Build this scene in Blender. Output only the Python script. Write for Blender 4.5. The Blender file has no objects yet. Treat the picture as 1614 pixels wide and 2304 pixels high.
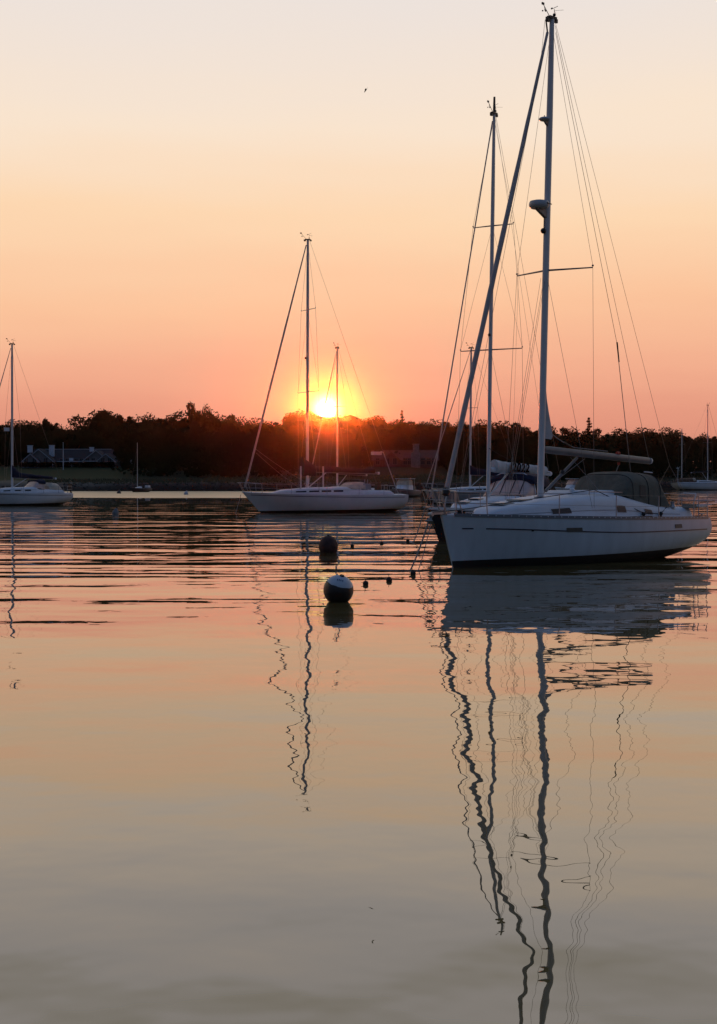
import bpy, math, random
from math import sin, cos, pi, radians as R
from mathutils import Vector
random.seed(7)
SC = bpy.context.scene
COL = SC.collection

# ------------------------------------------------------------------ camera
CAM_H = 2.2
FPX = 3600.0 / 2304.0                       # focal length in picture heights
cam = bpy.data.cameras.new('camera'); camo = bpy.data.objects.new('camera', cam); COL.objects.link(camo)
cam.sensor_fit = 'VERTICAL'; cam.sensor_height = 36.0; cam.lens = 36.0 * FPX
cam.clip_start = 0.1; cam.clip_end = 3000
camo.location = (0, 0, CAM_H)
PITCH = math.degrees(math.atan((1152 - 1078) / 3600.0))
camo.rotation_euler = (R(90 - PITCH), 0, 0)
SC.camera = camo

# ------------------------------------------------------------------ sky, sun, exposure
SUN_EL, SUN_AZ = R(2.42), R(-1.15)          # azimuth from the +Y axis, positive to the right
SUN_DIR = Vector((sin(SUN_AZ) * cos(SUN_EL), cos(SUN_AZ) * cos(SUN_EL), sin(SUN_EL)))
SC.view_settings.view_transform = 'Standard'; SC.view_settings.look = 'None'
SC.view_settings.exposure = 0; SC.view_settings.gamma = 1
SC.cycles.use_denoising = True
SC.cycles.max_bounces = 6; SC.cycles.volume_bounces = 0
SC.cycles.sample_clamp_indirect = 4.0
SC.cycles.caustics_reflective = False; SC.cycles.caustics_refractive = False

def lin(r, g, b):
    f = lambda c: (c / 255 / 12.92) if c <= 10 else ((c / 255 + .055) / 1.055) ** 2.4
    return (f(r), f(g), f(b), 1)

W = bpy.data.worlds.new('World'); SC.world = W; W.use_nodes = True
nt = W.node_tree; nt.nodes.clear()
def N(t, **kw):
    n = nt.nodes.new(t)
    for k, v in kw.items(): setattr(n, k, v)
    return n
def math_node(op, a, b=None, c=None, clamp=False):
    n = nt.nodes.new('ShaderNodeMath'); n.operation = op; n.use_clamp = clamp
    for i, v in enumerate((a, b, c)):
        if v is None: continue
        if isinstance(v, (int, float)): n.inputs[i].default_value = v
        else: nt.links.new(v, n.inputs[i])
    return n.outputs[0]
def ramp(fac, stops, interp='LINEAR'):
    n = nt.nodes.new('ShaderNodeValToRGB'); n.color_ramp.interpolation = interp
    e = n.color_ramp.elements
    while len(e) < len(stops): e.new(0.5)
    for k, (p, c) in enumerate(stops): e[k].position = p; e[k].color = c
    nt.links.new(fac, n.inputs[0]); return n.outputs[0]
tc = N('ShaderNodeTexCoord'); sep = N('ShaderNodeSeparateXYZ'); nt.links.new(tc.outputs['Generated'], sep.inputs[0])
elev = math_node('ARCSINE', sep.outputs[2])
hz = N('ShaderNodeMapping'); hz.inputs['Scale'].default_value = (2.2, 2.2, 16); nt.links.new(tc.outputs['Generated'], hz.inputs[0])
hn = N('ShaderNodeTexNoise'); hn.inputs['Scale'].default_value = 1.6; hn.inputs['Detail'].default_value = 4; nt.links.new(hz.outputs[0], hn.inputs[0])
elev = math_node('ADD', elev, math_node('MULTIPLY', math_node('SUBTRACT', hn.outputs[0], .5), R(2.4)))     # faint uneven haze bands
elev_n = math_node('DIVIDE', elev, pi / 2, clamp=True)
E = lambda d: d / 90.0
front = ramp(elev_n, [(E(0), lin(206, 128, 110)), (E(2.3), lin(228, 153, 128)), (E(4), lin(242, 174, 142)),
                      (E(6.1), lin(251, 196, 156)), (E(9.2), lin(253, 216, 178)), (E(12.4), lin(249, 228, 206)),
                      (E(17), lin(236, 226, 220)), (E(21.5), lin(190, 178, 148)), (E(28), lin(165, 160, 146)), (E(45), lin(98, 120, 158)), (E(90), lin(72, 100, 148))])
back = ramp(elev_n, [(E(0), lin(62, 68, 84)), (E(8), lin(80, 90, 108)), (E(25), lin(76, 98, 132)), (E(90), lin(72, 100, 148))])
hl = math_node('SQRT', math_node('ADD', math_node('MULTIPLY', sep.outputs[0], sep.outputs[0]), math_node('MULTIPLY', sep.outputs[1], sep.outputs[1])))
dotaz = math_node('DIVIDE', math_node('ADD', math_node('MULTIPLY', sep.outputs[0], sin(SUN_AZ)), math_node('MULTIPLY', sep.outputs[1], cos(SUN_AZ))),
                  math_node('MAXIMUM', hl, 0.001))
mr = N('ShaderNodeMapRange'); mr.interpolation_type = 'SMOOTHSTEP'
nt.links.new(dotaz, mr.inputs[0]); mr.inputs[1].default_value = -0.35; mr.inputs[2].default_value = 0.85
mix = N('ShaderNodeMix', data_type='RGBA'); nt.links.new(mr.outputs[0], mix.inputs[0]); nt.links.new(back, mix.inputs[6]); nt.links.new(front, mix.inputs[7])
# glow of the low sun: distance from its direction, in radians
vs = N('ShaderNodeVectorMath', operation='DISTANCE'); nt.links.new(tc.outputs['Generated'], vs.inputs[0]); vs.inputs[1].default_value = Vector((sin(SUN_AZ) * cos(R(2.52)), cos(SUN_AZ) * cos(R(2.52)), sin(R(2.52))))
ang = vs.outputs['Value']                   # aureole with the lens bloom painted in, centred a little above the disc
vd = N('ShaderNodeVectorMath', operation='DISTANCE'); nt.links.new(tc.outputs['Generated'], vd.inputs[0]); vd.inputs[1].default_value = SUN_DIR
def gauss(w): return math_node('EXPONENT', math_node('MULTIPLY', math_node('POWER', math_node('DIVIDE', ang, R(w)), 2), -1))
def expo(w): return math_node('EXPONENT', math_node('MULTIPLY', math_node('DIVIDE', ang, R(w)), -1))
def scaled(col, f):
    n = N('ShaderNodeVectorMath', operation='SCALE'); n.inputs[0].default_value = col; nt.links.new(f, n.inputs['Scale']); return n.outputs[0]
def vadd(a, b):
    n = N('ShaderNodeVectorMath', operation='ADD'); nt.links.new(a, n.inputs[0]); nt.links.new(b, n.inputs[1]); return n.outputs[0]
disc = N('ShaderNodeMapRange'); disc.interpolation_type = 'SMOOTHSTEP'; nt.links.new(vd.outputs['Value'], disc.inputs[0])
disc.inputs[1].default_value = R(.30); disc.inputs[2].default_value = R(.25); disc.inputs[3].default_value = 0; disc.inputs[4].default_value = 1
glow = vadd(vadd(vadd(scaled((.30, .40, -.16), gauss(.85)), scaled((1.8, 1.9, 1.8), gauss(.38))), scaled((.03, .04, -.02), expo(.8))), scaled((6, 5.5, 3.5), disc.outputs[0]))
vn = N('ShaderNodeVectorMath', operation='MAXIMUM')
nt.links.new(vadd(mix.outputs[2], glow), vn.inputs[0]); vn.inputs[1].default_value = (0, 0, 0)
bg = N('ShaderNodeBackground'); nt.links.new(vn.outputs[0], bg.inputs[0]); bg.inputs[1].default_value = 1.0
wo = N('ShaderNodeOutputWorld'); nt.links.new(bg.outputs[0], wo.inputs[0])

sun = bpy.data.lights.new('sun', 'SUN'); sun.energy = 1.15; sun.angle = R(0.5); sun.color = (1.0, .13, .015)
so = bpy.data.objects.new('sun', sun); COL.objects.link(so)
so.rotation_euler = (-SUN_DIR).to_track_quat('-Z', 'Y').to_euler()

# ------------------------------------------------------------------ materials
MATS = {}
def mat(name, col, rough=.5, metal=0, noise=0, nscale=3, spec=.5, bump=0, stretch=(1, 1, 1)):
    if name in MATS: return MATS[name]
    m = bpy.data.materials.new(name); m.use_nodes = True; t = m.node_tree; b = t.nodes['Principled BSDF']
    b.inputs['Base Color'].default_value = (*col, 1); b.inputs['Roughness'].default_value = rough
    b.inputs['Metallic'].default_value = metal; b.inputs['Specular IOR Level'].default_value = spec
    if noise or bump:
        c = t.nodes.new('ShaderNodeTexCoord'); mp = t.nodes.new('ShaderNodeMapping'); mp.inputs['Scale'].default_value = stretch
        n = t.nodes.new('ShaderNodeTexNoise'); n.inputs['Scale'].default_value = nscale; n.inputs['Detail'].default_value = 5
        t.links.new(c.outputs['Object'], mp.inputs[0]); t.links.new(mp.outputs[0], n.inputs[0])
        if noise:
            r = t.nodes.new('ShaderNodeMapRange'); r.inputs[1].default_value = .3; r.inputs[2].default_value = .7
            r.inputs[3].default_value = 1 - noise; r.inputs[4].default_value = 1 + noise * .5
            t.links.new(n.outputs[0], r.inputs[0])
            s = t.nodes.new('ShaderNodeVectorMath'); s.operation = 'SCALE'; s.inputs[0].default_value = col
            t.links.new(r.outputs[0], s.inputs['Scale']); t.links.new(s.outputs[0], b.inputs['Base Color'])
        if bump:
            bp = t.nodes.new('ShaderNodeBump'); bp.inputs['Distance'].default_value = bump; t.links.new(n.outputs[0], bp.inputs['Height'])
            t.links.new(bp.outputs[0], b.inputs['Normal'])
    MATS[name] = m; return m
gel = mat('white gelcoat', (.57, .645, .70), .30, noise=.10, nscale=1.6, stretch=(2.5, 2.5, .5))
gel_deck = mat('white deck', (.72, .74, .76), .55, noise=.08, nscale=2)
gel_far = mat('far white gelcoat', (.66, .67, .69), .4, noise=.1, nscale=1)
navyhull = mat('dark navy hull', (.010, .012, .02), .25)
greyhull = mat('grey hull', (.30, .31, .33), .4, noise=.1)
boot = mat('antifouling', (.012, .010, .009), .6, noise=.3, nscale=3)
stripe = mat('navy stripe', (.01, .012, .03), .4)
alu = mat('painted mast', (.66, .64, .62), .42, 0, noise=.08, nscale=2)
alud = mat('dark aluminium', (.16, .17, .18), .4, .4)
steel = mat('stainless', (.35, .36, .38), .3, .8)
wire = mat('wire rope', (.24, .21, .18), .5, .5)
rope = mat('rope', (.30, .28, .25), .9, noise=.3, nscale=40)
ropeb = mat('black rope', (.02, .02, .022), .8)
glass = mat('smoked acrylic', (.02, .02, .018), .15)
vinyl = mat('sky pink vinyl', (.75, .50, .42), .35, noise=.2, nscale=3)  # opaque: sunset glow through the clear panels is painted in as pink
canvas_k = mat('khaki canvas', (.145, .135, .10), .9, noise=.30, nscale=2.2, bump=.09)
canvas_n = mat('navy canvas', (.008, .011, .035), .9, noise=.3)
canvas_g = mat('grey canvas', (.50, .54, .55), .85, noise=.3, nscale=3, bump=.04)
canvas_d = mat('black canvas', (.012, .010, .012), .9)
canvas_c = mat('cream canvas', (.62, .52, .40), .9, noise=.25)
sailcl = mat('sail cloth', (.46, .48, .50), .7, noise=.15, nscale=3, bump=.02)
boomm = mat('boom paint', (.16, .155, .155), .45, noise=.15)
sail_uv = mat('sail luff cover', (.46, .40, .37), .75, noise=.2, nscale=4, bump=.02)
black = mat('black plastic', (.012, .012, .012), .5)
radar_w = mat('radome white', (.42, .45, .46), .4)
brown = mat('brown cover', (.10, .055, .03), .8, noise=.3)
redtag = mat('red tape', (.45, .04, .02), .6)
letter = mat('black lettering', (.004, .004, .006), 1, spec=0)

# ------------------------------------------------------------------ mesh helpers
class MB:
    def __init__(s): s.v = []; s.f = []; s.m = []
    def add(s, vs, fs, mi=0):
        o = len(s.v); s.v += [tuple(v) for v in vs]; s.f += [tuple(i + o for i in f) for f in fs]; s.m += [mi] * len(fs); return s
    def box(s, c, d, mi=0, rz=0, taper=1.0):
        x, y, z = c; a, b, h = d[0] / 2, d[1] / 2, d[2] / 2; vs = []
        for zz, k in ((-h, 1), (h, taper)):
            for xx, yy in ((-a, -b), (a, -b), (a, b), (-a, b)):
                px, py = xx * k, yy * k
                vs.append((x + px * cos(rz) - py * sin(rz), y + px * sin(rz) + py * cos(rz), z + zz))
        return s.add(vs, [(3, 2, 1, 0), (4, 5, 6, 7), (0, 1, 5, 4), (1, 2, 6, 5), (2, 3, 7, 6), (3, 0, 4, 7)], mi)
    def tube(s, pts, r, n=6, mi=0, ratio=1.0):
        P = [Vector(p) for p in pts]; rr = r if isinstance(r, (list, tuple)) else [r] * len(P)
        vs = []; ref = None
        for i, p in enumerate(P):
            d = (P[min(i + 1, len(P) - 1)] - P[max(i - 1, 0)]).normalized()
            if ref is None or abs(d.dot(ref)) > .95: ref = Vector((0, 1, 0)) if abs(d.y) < .9 else Vector((1, 0, 0))
            e1 = ref.cross(d).normalized(); e2 = d.cross(e1).normalized()
            for k in range(n):
                a = 2 * pi * k / n; vs.append(p + e1 * cos(a) * rr[i] + e2 * sin(a) * rr[i] * ratio)
        fs = []
        for i in range(len(P) - 1):
            for k in range(n):
                a = i * n + k; b = i * n + (k + 1) % n; fs.append((a, b, b + n, a + n))
        fs.append(tuple(range(n - 1, -1, -1))); fs.append(tuple((len(P) - 1) * n + k for k in range(n)))
        return s.add(vs, fs, mi)
    def loft(s, secs, mi=0, closed=False, caps=True, mf=None):
        n = len(secs[0]); vs = [p for sec in secs for p in sec]; o = len(s.v); s.v += [tuple(v) for v in vs]
        for i in range(len(secs) - 1):
            for k in range(n if closed else n - 1):
                a = i * n + k; b = i * n + (k + 1) % n
                s.f.append((o + a, o + b, o + b + n, o + a + n)); s.m.append(mf(i, k) if mf else mi)
        if caps:
            s.f.append(tuple(o + k for k in range(n - 1, -1, -1))); s.m.append(mi)
            s.f.append(tuple(o + (len(secs) - 1) * n + k for k in range(n))); s.m.append(mi)
        return s
    def ball(s, c, r, n=16, m=10, mi=0, sc=(1, 1, 1), mf=None):
        secs = []
        for j in range(m + 1):
            th = pi * (j / m) * .998 + .003; secs.append([(c[0] + r * sc[0] * sin(th) * cos(2 * pi * k / n), c[1] + r * sc[1] * sin(th) * sin(2 * pi * k / n),
                                             c[2] + r * sc[2] * cos(th)) for k in range(n)])
        return s.loft(secs, mi, closed=True, mf=mf)
    def build(s, name, mats, parent=None, smooth=True, sharp=40):
        me = bpy.data.meshes.new(name); me.from_pydata(s.v, [], s.f)
        for m in (mats if isinstance(mats, (list, tuple)) else [mats]): me.materials.append(m)
        me.polygons.foreach_set('material_index', s.m)
        if smooth:
            me.polygons.foreach_set('use_smooth', [True] * len(s.f))
            try: me.set_sharp_from_angle(angle=R(sharp))
            except Exception: pass
        me.update()
        o = bpy.data.objects.new(name, me); COL.objects.link(o)
        if parent: o.parent = parent
        return o
def thing(name, label, cat, loc=(0, 0, 0), rz=0, group=None):
    o = bpy.data.objects.new(name, None); COL.objects.link(o); o.location = loc; o.rotation_euler = (0, 0, rz)
    o.empty_display_size = .2
    return tag(o, label, cat, group)
def tag(o, label, cat, group=None):
    o['label'] = label; o['category'] = cat
    if group: o['group'] = group
    return o
def struct(o): o['kind'] = 'structure'; return o
def ss(a, b, x):
    t = min(1, max(0, (x - a) / (b - a))); return t * t * (3 - 2 * t)
def lerp(a, b, t): return a + (b - a) * t
def interp(tab, x):
    if x <= tab[0][0]: return tab[0][1:]
    for p, q in zip(tab, tab[1:]):
        if x <= q[0]:
            t = (x - p[0]) / (q[0] - p[0]); return tuple(lerp(a, b, t) for a, b in zip(p[1:], q[1:]))
    return tab[-1][1:]
def arch(x, w, zb, zt, n=14, e=.5, lean=0):
    out = []
    for k in range(n + 1):
        a = pi * k / n; c, s_ = cos(a), sin(a)
        out.append((x + lean * abs(s_) ** e, -w * math.copysign(abs(c) ** e, c), zb + (zt - zb) * abs(s_) ** e))
    return out

# ------------------------------------------------------------------ terrain, water
def shore(x): return 291 + 135 * ss(5, 75, x)
def ground_z(x, y):
    u = y - shore(x)
    z = -1.2 + 2.8 * ss(-5, 7, u) + .35 * ss(7, 20, u) + 3.0 * ss(16, 62, u) + 1.6 * ss(62, 140, u)
    return z + .12 * sin(x * .21 + u * .13) * ss(5, 30, u)

def make_water():
    m = bpy.data.materials.new('harbour water'); m.use_nodes = True; t = m.node_tree; L = t.links
    b = t.nodes['Principled BSDF']
    b.inputs['Base Color'].default_value = (.150, .112, .038, 1); b.inputs['IOR'].default_value = 1.70
    b.inputs['Roughness'].default_value = 0.0
    # height field in metres, sampled three times to give the exact surface normal
    g = bpy.data.node_groups.new('wave height', 'ShaderNodeTree')
    g.interface.new_socket('P', in_out='INPUT', socket_type='NodeSocketVector')
    g.interface.new_socket('H', in_out='OUTPUT', socket_type='NodeSocketFloat')
    gi = g.nodes.new('NodeGroupInput'); go = g.nodes.new('NodeGroupOutput')
    def M(op, a, c=None, clamp=False):
        n = g.nodes.new('ShaderNodeMath'); n.operation = op; n.use_clamp = clamp
        for i, v in enumerate((a, c)):
            if v is None: continue
            if isinstance(v, (int, float)): n.inputs[i].default_value = v
            else: g.links.new(v, n.inputs[i])
        return n.outputs[0]
    def noise(scale, rot, off, detail=1.0, rough=.5, sc=1.0, dist=0):
        mp = g.nodes.new('ShaderNodeMapping'); mp.inputs['Scale'].default_value = (*scale, 1); mp.inputs['Rotation'].default_value = (0, 0, R(rot))
        mp.inputs['Location'].default_value = (*off, 0)
        g.links.new(gi.outputs[0], mp.inputs[0])
        n = g.nodes.new('ShaderNodeTexNoise'); n.noise_dimensions = '2D'; n.inputs['Scale'].default_value = sc
        n.inputs['Detail'].default_value = detail; n.inputs['Roughness'].default_value = rough; n.inputs['Distortion'].default_value = dist
        g.links.new(mp.outputs[0], n.inputs[0]); return M('SUBTRACT', n.outputs[0], .5)
    def smooth(v, a, c, lo=0.0, hi=1.0):
        n = g.nodes.new('ShaderNodeMapRange'); n.interpolation_type = 'SMOOTHSTEP'; g.links.new(v, n.inputs[0])
        for i, q in enumerate((a, c, lo, hi)): n.inputs[i + 1].default_value = q
        return n.outputs[0]
    sp = g.nodes.new('ShaderNodeSeparateXYZ'); g.links.new(gi.outputs[0], sp.inputs[0])
    # the breeze line: ripples live beyond about 25 m, patchy edge
    edge = M('ADD', sp.outputs[1], M('MULTIPLY', noise((.05, .08), 8, (3, 1)), 26))
    breeze = smooth(edge, 17, 37, .24, 1.0)
    h = M('MULTIPLY', M('MULTIPLY', noise((.095, .56), 3.5, (0, 0), .7, .4, dist=.25), WAVE['a']), breeze)      # long crests
    h = M('ADD', h, M('MULTIPLY', M('MULTIPLY', noise((.42, 1.3), -4, (7, 2), 1, .5), WAVE['b']), breeze))   # short chop among them
    h = M('ADD', h, M('MULTIPLY', M('MULTIPLY', noise((.032, .26), 3, (1, 9), 0, .5), WAVE['c']), smooth(sp.outputs[1], 7, 19, .35, 1.0)))                           # lazy swell
    h = M('ADD', h, M('MULTIPLY', noise((.30, .33), 20, (5, 5), 1.0, .5), WAVE['d']))                        # slow wobble
    h = M('ADD', h, M('MULTIPLY', noise((.75, .8), -15, (9, 4), 1.0, .5), .0075))
    h = M('ADD', h, M('MULTIPLY', noise((1.7, 1.5), 0, (2, 8), 2.0, .5), WAVE['e']))                         # fine jitter
    g.links.new(h, go.inputs[0])
    geo = t.nodes.new('ShaderNodeNewGeometry'); EPS = .04
    def sample(off):
        v = t.nodes.new('ShaderNodeVectorMath'); v.operation = 'ADD'; L.new(geo.outputs['Position'], v.inputs[0]); v.inputs[1].default_value = off
        n = t.nodes.new('ShaderNodeGroup'); n.node_tree = g; L.new(v.outputs[0], n.inputs[0]); return n.outputs[0]
    h0, hx, hy = sample((0, 0, 0)), sample((EPS, 0, 0)), sample((0, EPS, 0))
    def slope(a):
        s_ = t.nodes.new('ShaderNodeMath'); s_.operation = 'SUBTRACT'; L.new(h0, s_.inputs[0]); L.new(a, s_.inputs[1])
        d = t.nodes.new('ShaderNodeMath'); d.operation = 'DIVIDE'; L.new(s_.outputs[0], d.inputs[0]); d.inputs[1].default_value = EPS; return d.outputs[0]
    cb = t.nodes.new('ShaderNodeCombineXYZ'); L.new(slope(hx), cb.inputs[0]); L.new(slope(hy), cb.inputs[1]); cb.inputs[2].default_value = 1
    nm = t.nodes.new('ShaderNodeVectorMath'); nm.operation = 'NORMALIZE'; L.new(cb.outputs[0], nm.inputs[0]); L.new(nm.outputs[0], b.inputs['Normal'])
    # wind-ruffled strip off the far lawn: tiny facets too small to model
    sx = t.nodes.new('ShaderNodeSeparateXYZ'); L.new(geo.outputs['Position'], sx.inputs[0])
    def tm(op, a, c):
        n = t.nodes.new('ShaderNodeMath'); n.operation = op
        for i, v in enumerate((a, c)):
            if isinstance(v, (int, float)): n.inputs[i].default_value = v
            else: L.new(v, n.inputs[i])
        return n.outputs[0]
    def tr(v, a, c, lo, hi):
        n = t.nodes.new('ShaderNodeMapRange'); n.interpolation_type = 'SMOOTHSTEP'; L.new(v, n.inputs[0])
        for i, q in enumerate((a, c, lo, hi)): n.inputs[i + 1].default_value = q
        return n.outputs[0]
    nn = t.nodes.new('ShaderNodeTexNoise'); nn.inputs['Scale'].default_value = .07; L.new(geo.outputs['Position'], nn.inputs[0])
    yy = tm('ADD', sx.outputs[1], tm('MULTIPLY', nn.outputs[0], 16))
    ruff = tm('MULTIPLY', tr(yy, 192, 200, 0, 1), tr(sx.outputs[0], 8, -6, 0, 1))
    L.new(tm('MULTIPLY', ruff, .30), b.inputs['Roughness'])
    q = MB().add([(-320, -70, 0), (320, -70, 0), (320, 440, 0), (-320, 440, 0)], [(0, 1, 2, 3)])
    o = q.build('water', m, smooth=False); return struct(o)
WAVE = dict(a=.036, b=.0066, c=.056, d=.036, e=.0030)
make_water()

def make_ground():
    b = MB(); xs = [-310 + 10 * i for i in range(63)]
    us = [-12, -5, -3, -1, 0, 1, 2, 3, 4.5, 6, 8, 11, 15, 20, 26, 32, 40, 48, 56, 64, 75, 90, 110, 125, 150]
    secs = [[(x, shore(x) + u, ground_z(x, shore(x) + u)) for x in xs] for u in us]
    b.loft(secs, caps=False)
    m = bpy.data.materials.new('shore ground'); m.use_nodes = True; t = m.node_tree; p = t.nodes['Principled BSDF']
    g = t.nodes.new('ShaderNodeNewGeometry'); s = t.nodes.new('ShaderNodeSeparateXYZ'); t.links.new(g.outputs['Position'], s.inputs[0])
    n = t.nodes.new('ShaderNodeTexNoise'); n.inputs['Scale'].default_value = .25; n.inputs['Detail'].default_value = 6; t.links.new(g.outputs['Position'], n.inputs[0])
    a = t.nodes.new('ShaderNodeMath'); a.operation = 'MULTIPLY_ADD'; t.links.new(n.outputs[0], a.inputs[0]); a.inputs[1].default_value = 1.1; t.links.new(s.outputs[2], a.inputs[2])
    r = t.nodes.new('ShaderNodeValToRGB'); e = r.color_ramp.elements
    mr = t.nodes.new('ShaderNodeMapRange'); t.links.new(a.outputs[0], mr.inputs[0]); mr.inputs[1].default_value = 0; mr.inputs[2].default_value = 5
    st = [(0, (.018, .014, .010)), (.26, (.05, .042, .034)), (.36, (.12, .105, .085)), (.46, (.13, .12, .09)), (.50, (.045, .052, .020)), (1, (.036, .045, .018))]
    while len(e) < len(st): e.new(.5)
    for k, (q, c) in enumerate(st): e[k].position = q; e[k].color = (*c, 1)
    t.links.new(mr.outputs[0], r.inputs[0]); p.inputs['Roughness'].default_value = .95
    lm = t.nodes.new('ShaderNodeMapRange'); lm.interpolation_type = 'SMOOTHSTEP'; t.links.new(s.outputs[0], lm.inputs[0]); lm.inputs[1].default_value = -52; lm.inputs[2].default_value = -38
    mx = t.nodes.new('ShaderNodeMix'); mx.data_type = 'RGBA'; t.links.new(lm.outputs[0], mx.inputs[0]); t.links.new(r.outputs[0], mx.inputs[6])
    dk = t.nodes.new('ShaderNodeMix'); dk.data_type = 'RGBA'; dk.blend_type = 'MULTIPLY'; dk.inputs[0].default_value = 1; t.links.new(r.outputs[0], dk.inputs[6]); dk.inputs[7].default_value = (.5, .36, .4, 1)
    t.links.new(dk.outputs[2], mx.inputs[7]); t.links.new(mx.outputs[2], p.inputs['Base Color'])   # mown lawn on the left, rough heath elsewhere
    p.inputs['Specular IOR Level'].default_value = .1
    struct(b.build('ground', m))
make_ground()

# ------------------------------------------------------------------ trees
leaf_b = mat('broadleaf foliage', (.028, .036, .014), 1, noise=.5, nscale=.6, spec=0)
leaf_p = mat('pine foliage', (.018, .030, .014), 1, noise=.5, nscale=.6, spec=0)
leaf_u = mat('undergrowth', (.020, .026, .011), 1, noise=.6, nscale=.15, spec=0)
for m_ in (leaf_b, leaf_p, leaf_u):     # leaves shade as the rounded mass they form
    t = m_.node_tree; c = t.nodes.new('ShaderNodeTexCoord'); v = t.nodes.new('ShaderNodeVectorMath'); v.operation = 'SUBTRACT'
    v.inputs[1].default_value = (0, 0, 7); t.links.new(c.outputs['Object'], v.inputs[0])
    if m_ is leaf_u: v.inputs[0].default_value = (0, -3, 8.5); t.links.remove(v.inputs[0].links[0])
    n = t.nodes.new('ShaderNodeVectorMath'); n.operation = 'NORMALIZE'; t.links.new(v.outputs[0], n.inputs[0]); t.links.new(n.outputs[0], t.nodes['Principled BSDF'].inputs['Normal'])
bark = mat('bark', (.06, .045, .035), .95, noise=.4, nscale=4)
def leaf(b, p, s, rnd, flat=0):
    a = Vector((rnd.gauss(0, 1), rnd.gauss(0, 1), rnd.gauss(0, 1) * (1 - flat))).normalized()
    c = a.cross(Vector((rnd.gauss(0, 1), rnd.gauss(0, 1), rnd.gauss(0, 1)))).normalized()
    if flat: c.z *= (1 - flat)
    p = Vector(p); k = s * rnd.uniform(.6, 1.3)
    b.add([p - a * k, p + c * k * .55, p + a * k, p - c * k * .55], [(0, 1, 2, 3)])
def crown_broad(seed, h, w, lobes, sparse=1.0, lo=.16, hi=.27):
    rnd = random.Random(seed); b = MB(); t = MB()
    t.tube([(0, 0, 0), (.1, 0, h * .3), (rnd.uniform(-.3, .3), .1, h * .6), (rnd.uniform(-.5, .5), 0, h * .85)], [h * .025, h * .019, h * .011, h * .004], 6)
    for i in range(lobes):
        a = rnd.uniform(0, 2 * pi); rad = w * .5 * rnd.uniform(.15, .75) * (1 if i else 0)
        zc = h * (rnd.uniform(.42, .82) if i else .86); r = w * rnd.uniform(lo, hi)
        c = (rad * cos(a), rad * sin(a), min(zc, h - r * .7)); sq = rnd.uniform(.65, .9)
        t.tube([(0, 0, h * .35), (c[0] * .6, c[1] * .6, (h * .35 + c[2]) / 2), c], [h * .009, h * .006, h * .002], 4)
        for k in range(int(230 * sparse)):
            d = Vector((rnd.gauss(0, 1), rnd.gauss(0, 1), rnd.gauss(0, 1))).normalized() * r * rnd.uniform(.35, 1.08) ** .6
            d *= 1 + .22 * sin(d.x * 9 / r + seed) * sin(d.z * 8 / r + i)
            leaf(b, (c[0] + d.x, c[1] + d.y, c[2] + d.z * sq), .30, rnd)
    return t, b
def crown_pine(seed, h, w, tiers, gap=.35, ragged=False):
    rnd = random.Random(seed); b = MB(); t = MB()
    t.tube([(0, 0, 0), (.05, 0, h * .5), (.0, 0, h * .99)], [h * .02, h * .012, h * .004], 6)
    for k in range(260):
        f = rnd.random() ** .8; z = h * (gap + ((.93 if ragged else 1.0) - gap) * f); q = .12 + .9 * (1 - f); leaf(b, (rnd.gauss(0, q * .5), rnd.gauss(0, q * .5), z), .24, rnd)
    for i in range(tiers):
        f = i / (tiers - 1); z = h * (gap + (.97 - gap) * f); rr = w * .5 * (1 - f) ** (.35 if ragged else .8) * rnd.uniform(.6, 1.15) + (.7 if ragged else .22)
        for q in range(rnd.randint(4, 6)):
            a = rnd.uniform(0, 2 * pi); rl = rr * rnd.uniform(.6, 1.1); up = rnd.uniform(.05, .35) * rl
            e = (rl * cos(a), rl * sin(a), z + up)
            t.tube([(0, 0, z), (e[0] * .6, e[1] * .6, z + up * .4), e], [h * .005, h * .003, .012], 4)
            for k in range(int(26 + 22 * rl)):
                s = rnd.uniform(.3, 1.05) ; j = .16 * rl + .1
                leaf(b, (e[0] * s + rnd.gauss(0, j), e[1] * s + rnd.gauss(0, j), z + up * s * s + abs(rnd.gauss(0, .22)) + .05), .25, rnd, .5)
    return t, b
PROTO = []
for i, (kind, h, w, n) in enumerate([('b', 12, 9, 13), ('b', 13, 8, 12), ('b', 11, 10, 14), ('b', 14, 8.5, 13), ('b', 12, 7, 10),
                                     ('p', 14, 6.5, 11), ('p', 13, 7.5, 9), ('p', 15, 5.5, 13)]):
    t_, c_ = crown_broad(40 + i, h, w, n) if kind == 'b' else crown_broad(40 + i, h, w, n + 9, .55, .09, .19) if i < 7 else crown_pine(40 + i, h, w, n, ragged=i < 7)
    PROTO.append((kind, h, w, t_, c_))
_cache = {}
def tree(px, dist, ztop, k, label, group, wide=1.0, spin=None):
    """px: bearing in photograph pixels turned to an angle; the tree stands on the ground at that distance"""
    kind, h, w, tm_, cm_ = PROTO[k]
    x = (px - 807) * dist / 3600; z0 = ground_z(x, dist) - .15
    nm = 'broadleaf_tree' if kind == 'b' else 'pine_tree'
    s = (ztop - z0) / h
    root = thing(nm, label, 'tree', (x, dist, z0), spin if spin is not None else random.uniform(0, 6.28), group)
    if k not in _cache:
        a = tm_.build('trunk', bark, root); c = cm_.build('crown', leaf_b if kind == 'b' else leaf_p, root, smooth=False); _cache[k] = (a, c)
    else:
        for src in _cache[k]:
            o = src.copy(); COL.objects.link(o); o.parent = root
    sw = s * random.uniform(.85, 1.15) * wide
    root.scale = (sw, sw, s)
    return root
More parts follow.
